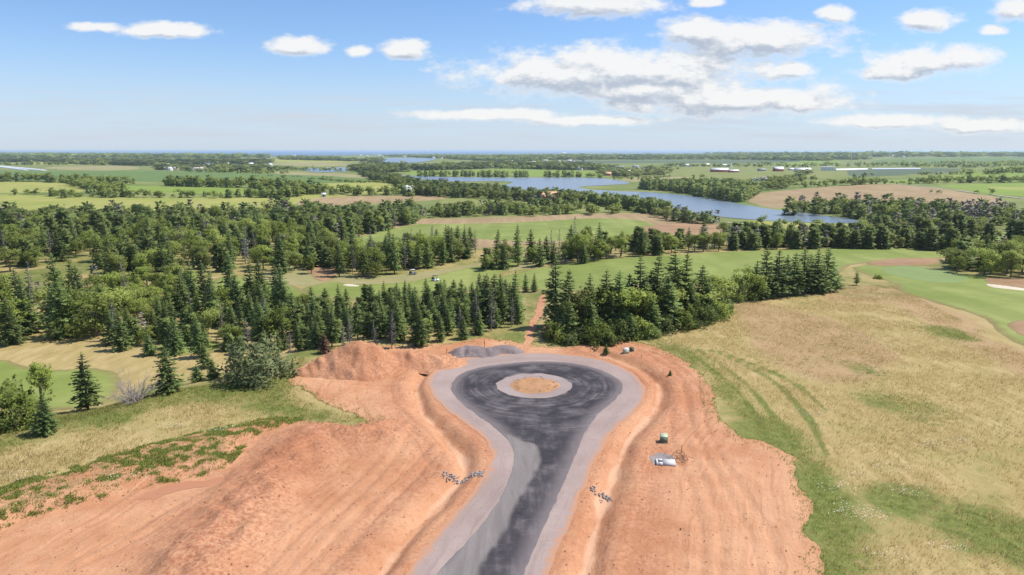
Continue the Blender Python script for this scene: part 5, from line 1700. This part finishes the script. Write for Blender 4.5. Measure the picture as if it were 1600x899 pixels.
# white wild flowers in loose drifts
spots = ground([1275, 1305, 1320, 1395, 1340, 1420, 1460, 1365, 1480, 1500, 30, 195, 350, 270, 1250, 1385, 1330], [650, 765, 800, 735, 800, 770, 700, 810, 860, 690, 745, 755, 680, 668, 590, 870, 745])
mb = MB()
for sx, sy in spots:
    for q in range(34):
        x, y = sx + g.normal(0, 1.3), sy + g.normal(0, 0.8)
        z = top_z(x, y) + g.uniform(0.25, 0.45)
        r = g.uniform(0.03, 0.06)
        a = np.linspace(0, 6.283, 6, endpoint=False)
        V = np.column_stack([x + r * np.cos(a), y + r * np.sin(a), z + 0 * a])
        V = np.concatenate([V, [(x, y, z + 0.03)]])
        mb.add(V, [(i, (i + 1) % 6, 6) for i in range(6)])
mb.build('wild_flowers', M_flower, kind='stuff', label='white wild flowers in loose drifts')

# ------------------------------------------------------------------ utility boxes, pad, stakes, golf carts
M_boxg = simple('green_paint', (0.12, 0.19, 0.11), 0.5, 0.1, 2, 0.4)
M_boxd = simple('dark_green_paint', (0.05, 0.075, 0.055), 0.5, 0.1, 2, 0.4)
M_lid = simple('pale_green_paint', (0.42, 0.50, 0.33), 0.5, 0.08, 2, 0.4)
M_conc = simple('concrete', (0.54, 0.525, 0.51), 0.85, 0.08, 3)
M_dark = simple('dark_opening', (0.045, 0.05, 0.045), 0.8, 0.1)
M_steel = simple('galvanised', (0.45, 0.45, 0.46), 0.4, 0.1, 3, 0.5, 0.6)


def utility_box(px, py, w, d, h, mb_, ml, label, rz):
    x, y = ground(px, py)[0]
    e = thing('utility_box', label, 'utility box', (x, y, lot_z(x, y) - 0.03), rz)
    MB().box((0, 0, 0.05), (w + 0.10, d + 0.10, 0.12)).build('base', M_stone, e)
    MB().box((0, 0, 0.11 + h * 0.36), (w, d, h * 0.72), taper=0.97).build('cabinet', mb_, e)
    V = [(-w / 2 - .03, -d / 2 - .03, 0), (w / 2 + .03, -d / 2 - .03, 0), (w / 2 + .03, d / 2 + .03, 0), (-w / 2 - .03, d / 2 + .03, 0),
         (-w / 2, -d / 2 + .06, h * 0.16), (w / 2, -d / 2 + .06, h * 0.16), (w / 2, d / 2, h * 0.28), (-w / 2, d / 2, h * 0.28)]
    m = MB().add(np.array(V) + np.array([0, 0, 0.112 + h * 0.72]), Q=[(0, 3, 2, 1), (4, 5, 6, 7), (0, 1, 5, 4), (1, 2, 6, 5), (2, 3, 7, 6), (3, 0, 4, 7)])
    m.build('lid', ml, e)
    dr = MB().box((0, -d / 2 - 0.012, 0.11 + h * 0.36), (w * 0.8, 0.02, h * 0.5)).build('door', mb_, e)
    MB().box((w * 0.25, -d / 2 - 0.04, 0.11 + h * 0.38), (0.06, 0.04, 0.12)).build('hasp', M_steel, dr)


utility_box(575, 586, 0.75, 0.7, 0.75, M_boxd, M_boxd, 'dark green utility box left of its pale-topped twin below the soil mound', 0.2)
utility_box(591, 586, 0.95, 0.85, 0.95, M_boxg, M_lid, 'green utility box with a pale lid below the soil mound', 0.15)
utility_box(1037, 692, 0.9, 0.85, 0.9, M_boxg, M_lid, 'pale-lidded green utility box beyond the white concrete pad', -0.1)
utility_box(978, 553, 1.0, 0.9, 0.9, M_lid, M_conc, 'pale utility box beside the pine seedling past the turning circle', 0.1)
utility_box(987, 549, 0.7, 0.6, 0.7, M_boxd, M_boxd, 'small dark utility box behind the pale one past the turning circle', 0.3)

x, y = ground(1040, 724)[0]
e = thing('transformer_pad', 'white concrete transformer pad with a square dark opening on gravel', 'concrete pad', (x, y, lot_z(x, y) - 0.02), -0.13)
w, d, h, ox, os_ = 2.3, 1.3, 0.36, -0.66, 0.27
m = MB()
m.box((-w / 4 - (ox + w / 2 - os_) / 2 * 0 + 0, 0, 0), (0.001, 0.001, 0.001))
m = MB()
m.box(((ox - os_ - w / 2) / 2, 0, h / 2), (ox - os_ + w / 2, d, h))
m.box(((ox + os_ + w / 2) / 2, 0, h / 2), (w / 2 - ox - os_, d, h))
m.box((ox, (d / 2 + os_) / 2, h / 2 - 0.001), (2 * os_, d / 2 - os_, h - 0.002))
m.box((ox, -(d / 2 + os_) / 2, h / 2 - 0.001), (2 * os_, d / 2 - os_, h - 0.002))
m.build('slab', M_conc, e)
MB().box((ox, 0, 0.16), (2 * os_ - 0.01, 2 * os_ - 0.01, 0.28)).build('opening', M_dark, e)
M_cable = simple('brown_cable', (0.16, 0.07, 0.04), 0.7, 0.2)
cx, cy = ground(1062, 716)[0]
e = thing('cable_coil', 'tangle of brown cable loops lying on soil beside the concrete pad', 'cable', (cx, cy, lot_z(cx, cy)))
gc = np.random.default_rng(91)
for k in range(11):
    a = np.linspace(0, gc.uniform(2.0, 4.6), 16) + gc.uniform(0, 6.28)
    R_ = gc.uniform(0.35, 1.25) * (1 + 0.3 * np.sin(2 * a + k))
    pts = np.column_stack([gc.normal(0, 0.35) + R_ * np.cos(a) * 0.8, gc.normal(0, 0.5) + R_ * np.sin(a) * 1.2, 0.06 + 0.28 * np.abs(np.sin(a * 1.1 + k))])
    MB().tube(pts, 0.02, 5).build('loop', M_cable, e, True)

M_wood = simple('stake_wood', (0.30, 0.17, 0.10), 0.9, 0.2, 8)
M_orange = simple('orange_tape', (0.75, 0.16, 0.06), 0.7, 0.1)
for px, base, top, lab, tape in ((605, 580, 566, 'bare wooden survey stake right of the two boxes below the mound', False), (698, 553, 543, 'wooden survey stake in front of the gravel heaps', True), (757, 548, 528, 'orange-taped marker post behind the gravel heaps', True),
                                 (1065, 706, 694, 'thin wooden stake beyond the brown cable tangle', False), (1002, 562, 556, 'short wooden stake by the weeds past the turning circle', False)):
    x, y = ground(px, base)[0]
    z = top_z(x, y)
    dpt = y * math.cos(PITCH) + (CAMZ - z) * math.sin(PITCH)
    h = (base - top) * dpt / F
    e = thing('survey_stake', lab, 'stake', (x, y, z), 0.4)
    MB().box((0, 0, h / 2 - 0.1), (0.09, 0.06, h + 0.2), 0, 0.85).build('post', M_wood, e)
    if tape:
        MB().box((0, 0, h * 0.72), (0.13, 0.10, h * 0.34)).box((0.10, 0, h * 0.62), (0.10, 0.012, 0.22)).build('tape', M_orange, e)

M_cartw = simple('cart_white', (0.72, 0.74, 0.78), 0.35, 0.04, 1, 0.5)
M_cartd = simple('cart_dark', (0.04, 0.04, 0.05), 0.5, 0.1, 1, 0.4)
M_tyre = simple('tyre', (0.02, 0.02, 0.02), 0.9, 0.1)
M_seat = simple('cart_seat', (0.30, 0.29, 0.27), 0.7, 0.1)


def golf_cart(px, py, rz, body, roof, label):
    x, y = ground(px, py)[0]
    e = thing('golf_cart', label, 'golf cart', (x, y, float(H(x, y)) + 0.07), rz, 'golf carts on the fairway')
    prof = [(-1.15, 0.28), (1.2, 0.28), (1.25, 0.55), (0.95, 0.85), (0.72, 0.88), (0.62, 0.42), (0.0, 0.40), (-0.02, 0.72), (-0.6, 0.74), (-1.15, 0.80)]
    n = len(prof)
    V = np.array([(a, s * 0.55, b) for s in (-1, 1) for a, b in prof])
    m = MB().add(V, Q=[(i, (i + 1) % n, n + (i + 1) % n, n + i) for i in range(n)])
    # side panels as two quads and triangles
    for s in (0, n):
        m.add(V[s:s + n], T=[(0, 1, 5), (1, 2, 3), (1, 3, 4), (1, 4, 5), (0, 5, 6), (0, 6, 7), (0, 7, 8), (0, 8, 9)])
    m.build('body', body, e)
    MB().box((-0.3, 0, 0.80), (0.5, 1.0, 0.12)).box((-0.56, 0, 1.08), (0.1, 1.0, 0.5)).build('seat', M_seat, e)
    r = MB().box((-0.1, 0, 1.86), (1.7, 1.12, 0.07), 0, 0.94).build('roof', roof, e)
    for sx, sy in ((0.72, 0.48), (0.72, -0.48), (-0.85, 0.48), (-0.85, -0.48)):
        MB().tube([(sx, sy, 0.8), (sx * 0.9, sy, 1.84)], 0.025, 6).build('post', M_cartd, e)
        a = np.linspace(0, 6.283, 14, endpoint=False)
        wx = 0.82 if sx > 0 else -0.78
        wh = MB().tube([(wx, math.copysign(0.44, sy), 0.23), (wx, math.copysign(0.60, sy), 0.23)], 0.23, 14).build('wheel', M_tyre, e)
        MB().tube([(wx, math.copysign(0.602, sy), 0.23), (wx, math.copysign(0.612, sy), 0.23)], 0.12, 10).build('rim', M_cartw, wh)
    MB().tube([(0.66, 0.2, 0.86), (0.45, 0.2, 1.1)], 0.02, 6).tube([(0.45 + 0.0, 0.2 + 0.17 * math.cos(q), 1.1 + 0.15 * math.sin(q)) for q in np.linspace(0, 6.28, 12)], 0.015, 5).build('steering_wheel', M_cartd, e)
    MB().box((-1.0, 0, 1.05), (0.32, 0.7, 0.55), 0, 0.8).build('golf_bag', M_cartd, e)


golf_cart(645, 430, 0.5, simple('cart_blue', (0.16, 0.19, 0.26), 0.4, 0.05, 1, 0.5), M_cartw, 'blue-grey golf cart parked against the copse between the fairways')
golf_cart(680, 440, -0.3, M_cartw, M_cartd, 'white golf cart with a dark roof on the open fairway')

# ------------------------------------------------------------------ farms and houses
M_white = simple('white_siding', (0.70, 0.70, 0.68), 0.7, 0.06, 0.5)
M_red = simple('barn_red', (0.36, 0.055, 0.05), 0.75, 0.12, 0.5)
M_rwhite = simple('white_metal_roof', (0.78, 0.77, 0.77), 0.45, 0.05, 0.4, 0.4)
M_rgrey = simple('grey_roof', (0.30, 0.31, 0.33), 0.6, 0.1, 0.4)
M_rdark = simple('dark_roof', (0.10, 0.105, 0.115), 0.7, 0.1, 0.4)
M_rorange = simple('orange_roof', (0.66, 0.40, 0.24), 0.7, 0.10, 0.5)
M_brick = simple('red_brick', (0.42, 0.16, 0.11), 0.85, 0.1, 0.6)
M_cream = simple('cream_siding', (0.58, 0.52, 0.42), 0.8, 0.08, 0.5)
M_wdark = simple('dark_siding', (0.10, 0.11, 0.13), 0.7, 0.1, 0.5)
M_glass = simple('window_glass', (0.05, 0.07, 0.09), 0.15, 0.1, 1, 0.6)
M_silo = simple('silo_steel', (0.52, 0.55, 0.60), 0.35, 0.06, 0.5, 0.5, 0.3)


def house(px, py, wpx, d, hw, hr, mw, mr, label, rz=0.0, group=None, cat='house', name='house', win=0, door=True, absw=None):
    """gabled building: ridge along its local x"""
    x, y = ground(px, py)[0]
    w = absw or wpx * y / F
    z = float(H(x, y)) + 0.35
    e = thing(name, label, cat, (x, y, z), rz, group)
    V = np.array([(-w / 2, -d / 2, -1), (w / 2, -d / 2, -1), (w / 2, d / 2, -1), (-w / 2, d / 2, -1), (-w / 2, -d / 2, hw), (w / 2, -d / 2, hw), (w / 2, d / 2, hw), (-w / 2, d / 2, hw), (-w / 2, 0, hw + hr - 0.02), (w / 2, 0, hw + hr - 0.02)])
    MB().add(V, T=[(3, 8, 7), (3, 0, 8), (0, 4, 8), (1, 9, 5), (1, 2, 9), (2, 6, 9)], Q=[(0, 1, 5, 4), (2, 3, 7, 6)]).build('wall', mw, e)
    o, k = 0.35, 0.18
    sl = hr / (d / 2)
    R = np.array([(-w / 2 - o, -d / 2 - o, hw - o * sl), (w / 2 + o, -d / 2 - o, hw - o * sl), (w / 2 + o, 0, hw + hr), (-w / 2 - o, 0, hw + hr), (w / 2 + o, d / 2 + o, hw - o * sl), (-w / 2 - o, d / 2 + o, hw - o * sl)])
    R2 = R + np.array([0, 0, k])
    MB().add(np.concatenate([R, R2]), Q=[(6, 7, 8, 9), (9, 8, 10, 11), (1, 0, 3, 2), (2, 3, 5, 4), (0, 1, 7, 6), (4, 5, 11, 10), (1, 2, 8, 7), (2, 4, 10, 8), (3, 0, 6, 9), (5, 3, 9, 11)]).build('roof', mr, e)
    for i in range(win):
        xx = -w / 2 + w * (i + 0.5) / win
        MB().box((xx, -d / 2 - 0.03, hw * 0.55), (min(1.3, w / win * 0.5), 0.08, 1.4)).build('window', M_glass, e)
    if door:
        MB().box((w * 0.22, -d / 2 - 0.03, 1.05), (1.1 if name == 'house' else 3.0, 0.07, 2.1 if name == 'house' else min(hw * 0.75, 3.2))).build('door', M_wdark, e)
    return e


house(639, 303, 18, 11, 3.2, 5.5, M_white, M_rwhite, 'big pale-roofed farmhouse at the edge of the dark river wood', 0.12, win=4)
house(653, 303, 8, 7, 3.5, 3.5, M_white, M_rwhite, 'white gabled wing right beside the big pale-roofed farmhouse', 1.45, win=2)
house(677, 304, 12, 7, 2.4, 1.8, M_cream, simple('sage_roof', (0.42, 0.47, 0.36), 0.6), 'long low shed with a sage roof near the pale farmhouse', 0.0, cat='shed', name='shed')
house(693, 286, 14, 9, 3.0, 3.5, M_white, M_rdark, 'dark-roofed white house on the near river shore', 0.15, win=3)
house(846, 316, 10, 9, 3.5, 5.0, M_wdark, M_rorange, 'smaller orange-roofed house left of its larger orange-roofed neighbour', 0.4, win=2)
house(864, 316, 17, 11, 4.2, 5.5, M_white, M_rorange, 'larger white house with a steep orange roof by the river meadow', -0.15, win=4)
house(836, 315, 6, 6, 3.0, 2.5, M_white, M_rdark, 'small white dark-roofed cottage left of the orange-roofed houses', 0.6, win=1)
house(506, 308, 6, 4, 2.6, 1.0, M_white, M_rwhite, 'tiny white shed alone above the tan field', 0.1, cat='shed', name='shed')
FARM = 'barns of the farms across the river'
for px, py, wpx, d, hw, hr, mw, mr, lab, dr in (
        (1072, 260.5, 16, 14, 4, 3, M_white, M_rwhite, 'long white barn left of the two other white barns', True), (1103, 259.5, 10, 14, 4.5, 3, M_cream, M_rwhite, 'short cream barn between two long white barns', True),
        (1131, 260.5, 28, 15, 4, 3, M_white, M_rwhite, 'longest white barn behind the long red barn', True), (1124, 269, 26, 14, 4.5, 4, M_red, M_rwhite, 'long red barn with a whitish roof in the pasture', True),
        (1146, 269.5, 15, 12, 3, 2.5, M_red, M_rwhite, 'low red shed under a wide white roof beside the long red barn', True), (1190, 267.5, 11, 12, 3, 2.5, M_rgrey, M_rgrey, 'low grey shed alone right of the long red barn', True),
        (1181, 283, 5, 8, 3, 2, M_white, M_rwhite, 'small white shed beside the grey-roofed hedge house', False), (1194, 283, 12, 10, 3, 3, M_cream, M_rgrey, 'grey-roofed house half behind the hedge below the pasture', False),
        (1216, 268, 14, 14, 5, 5, M_red, M_rwhite, 'tall red barn beside the silos', True), (1254, 268.5, 24, 16, 4, 4, M_white, M_rwhite, 'wide white barn between the tall red barn and silos', True), (1236, 266.5, 8, 9, 3, 2, M_cream, M_rwhite, 'small pale shed between the tall red barn and the wide white barn', False)):
    house(px, py, wpx, d, hw, hr, mw, mr, lab, random.uniform(-0.08, 0.08), FARM, 'barn', 'barn', 0, dr)
# silos
for i, px in enumerate((1284, 1287.5, 1291, 1294.5, 1298, 1301.5)):
    x, y = ground(px, 267 + (i % 2) * 0.4)[0]
    r = 2.3
    e = thing('grain_silo', ORD[i] + ' steel grain silo in the row, counted from the wide white barn', 'silo', (x, y, float(H(x, y))), 0, 'grain silos of the far farm')
    MB().tube([(0, 0, -0.5), (0, 0, 8.5)], r, 14, False).build('cylinder', M_silo, e, True)
    MB().tube([(0, 0, 8.5), (0, 0, 9.2), (0, 0, 10.3)], [r + 0.1, r * 0.75, 0.3], 14).build('cone_roof', M_rwhite, e, True)


def tunnel(a, b, wd, h, label, group):
    A, B = ground(*a)[0], ground(*b)[0]
    L = np.linalg.norm(B - A)
    th_ = math.atan2(B[1] - A[1], B[0] - A[0])
    e = thing('polytunnel', label, 'greenhouse', (A[0], A[1], float(H(*A))), th_, group)
    dz = float(H(*B)) - float(H(*A))
    q = np.linspace(0, math.pi, 9)
    xs = np.linspace(0, L, 12)
    V = np.array([(x, wd / 2 * math.cos(t_), h * math.sin(t_) ** 0.8 + dz * x / L - 0.3 + float(H(*(A + (B - A) * x / L))) - float(H(*A)) - dz * x / L) for x in xs for t_ in q])
    Q = [(i * 9 + k, (i + 1) * 9 + k, (i + 1) * 9 + k + 1, i * 9 + k + 1) for i in range(11) for k in range(8)]
    m = MB().add(V, Q=Q)
    m.build('plastic_cover', M_rwhite, e, True)
    for i in (0, 11):
        MB().add(V[i * 9:(i + 1) * 9] + np.array([0.05 if i else -0.05, 0, 0]), T=[(0, k, k + 1) for k in range(1, 8)]).build('end_wall', M_white, e)


tunnel((1305, 266.4), (1354, 265.6), 10, 4, 'left white polytunnel running right from the silos', None)
tunnel((1362, 265.6), (1438, 265.2), 10, 4, 'long thin white polytunnel at the edge of the blue-green crop', None)
tunnel((-30, 257.5), (70, 267.2), 11, 3.5, 'longer of two white crop tunnels slanting across the far left field', None)
tunnel((-6, 260.4), (42, 266.6), 9, 3.0, 'shorter of two white crop tunnels slanting across the far left field', None)
# riverside houses and the far villages
g = np.random.default_rng(8)
for px, py, w, mw, mr, lab in ((950, 275, 9, M_brick, M_rorange, 'red brick house with an orange roof nearest the river inlet'), (962, 274, 10, M_brick, M_rgrey, 'red brick block right of the orange-roofed brick house'), (979, 271.5, 14, M_brick, M_rwhite, 'brick house with a white roof above the river'),
                               (952, 266.5, 14, M_wdark, M_rdark, 'dark-roofed house above the brick houses'), (968, 264, 12, M_cream, M_rgrey, 'grey-roofed cream house above the brick houses'), (996, 270, 13, M_cream, M_rgrey, 'wide grey-roofed house right of the white-roofed brick house'),
                               (906, 266, 8, M_white, M_rwhite, 'bright white house in the green field by the river'), (993, 262.5, 10, M_white, M_rgrey, 'white house with grey roof behind garden trees'), (1027, 268, 9, M_white, M_rdark, 'white house with a dark roof beside conifers'), (1030, 264, 10, M_cream, M_rgrey, 'cream house at the edge of the olive pasture')):
    house(px, py, w, 9, 4, 3, mw, mr, lab, random.uniform(-0.4, 0.4), 'riverside houses', win=2)
VIL = [('pale house in the distant village before the forest belt', 'distant village houses', 20, (245, 425), (257, 267)), ('far white building by the distant harbour', 'far harbour buildings', 12, (675, 712), (245, 248.5)),
       ('far pale house beyond the distant inlet', 'houses beyond the inlet', 12, (400, 600), (243.5, 249)), ('far pale house among the woods beyond the river', 'houses among the far woods', 12, (790, 925), (242.5, 257)),
       ('tiny white building far out on the right-hand plain', 'buildings on the far plain', 14, (1240, 1450), (244.3, 247)), ('far white house by the dark forest', 'houses by the dark forest', 6, (560, 640), (243, 246))]
base = {}
for lab, grp, n, xr, yr in VIL:
    for i in range(n):
        mw = (M_white, M_cream, M_white, M_rgrey)[i % 4]
        mr = (M_rgrey, M_rwhite, M_rdark, M_rwhite)[(i * 7 + 1) % 4]
        tone = {M_rgrey: 'grey roof', M_rwhite: 'white roof', M_rdark: 'dark roof'}[mr]
        py = g.uniform(*yr)
        house(g.uniform(*xr), py, g.uniform(4, 8), g.uniform(9, 12), g.uniform(4, 6), g.uniform(2.5, 4), mw, mr, lab + ', ' + tone, g.uniform(-0.5, 0.5), grp, 'building', 'house', 0, False)
house(312, 267.5, 28, 18, 6, 3, M_white, simple('pink_roof', (0.62, 0.50, 0.48), 0.6), 'long low pinkish-roofed hall in the distant village', 0.03, None, 'hall', 'hall', 0)
house(268, 266, 20, 16, 5, 2, M_cream, M_rwhite, 'long pale hall left of the pinkish-roofed hall', 0.02, None, 'hall', 'hall', 0)
house(880, 241.6, 8, 60, 16, 6, M_white, M_rwhite, 'large white warehouse far off before the sea', 0.0, None, 'warehouse', 'warehouse', 0)
# water tower and mast
x, y = ground(1047, 242.6)[0]
e = thing('water_tower', 'white water tower standing above the far dark forest', 'water tower', (x, y, float(H(x, y))))
s = y / F
MB().tube([(0, 0, 0), (0, 0, 3.0 * s)], 0.45 * s, 12).build('stem', M_rwhite, e, True)
MB().tube([(0, 0, 2.0 * s), (0, 0, 2.4 * s), (0, 0, 3.2 * s), (0, 0, 3.6 * s)], [0.4 * s, 1.1 * s, 1.1 * s, 0.3 * s], 12).build('tank', M_rwhite, e, True)
x, y = ground(1330, 252)[0]
e = thing('radio_mast', 'thin white mast rising from the far woods right of the silos', 'mast', (x, y, float(H(x, y))))
s = y / F
MB().tube([(0, 0, 0), (0, 0, 8 * s)], [0.35 * s, 0.12 * s], 8).build('pole', M_rwhite, e)
MB().tube([(0, 0, 4.0 * s), (0, 0, 5.5 * s)], 0.45 * s, 8).build('antenna_drum', M_rwhite, e)

# ------------------------------------------------------------------ air
hz = bpy.data.materials.new('haze_air')
hz.use_nodes = True
nt = NT(hz.node_tree)
nt.n.clear()
out = nt.node('ShaderNodeOutputMaterial')
pv = nt.node('ShaderNodeVolumePrincipled')
pv.inputs['Color'].default_value = (0.70, 0.85, 1.0, 1)
pv.inputs['Density'].default_value = 5.2e-5
pv.inputs['Anisotropy'].default_value = 0.2
nt.l.new(pv.outputs[0], out.inputs['Volume'])
MB().box((0, 10000, 14), (190000, 190000, 60)).build('haze', hz, kind='stuff', label='pale summer haze over the whole countryside')
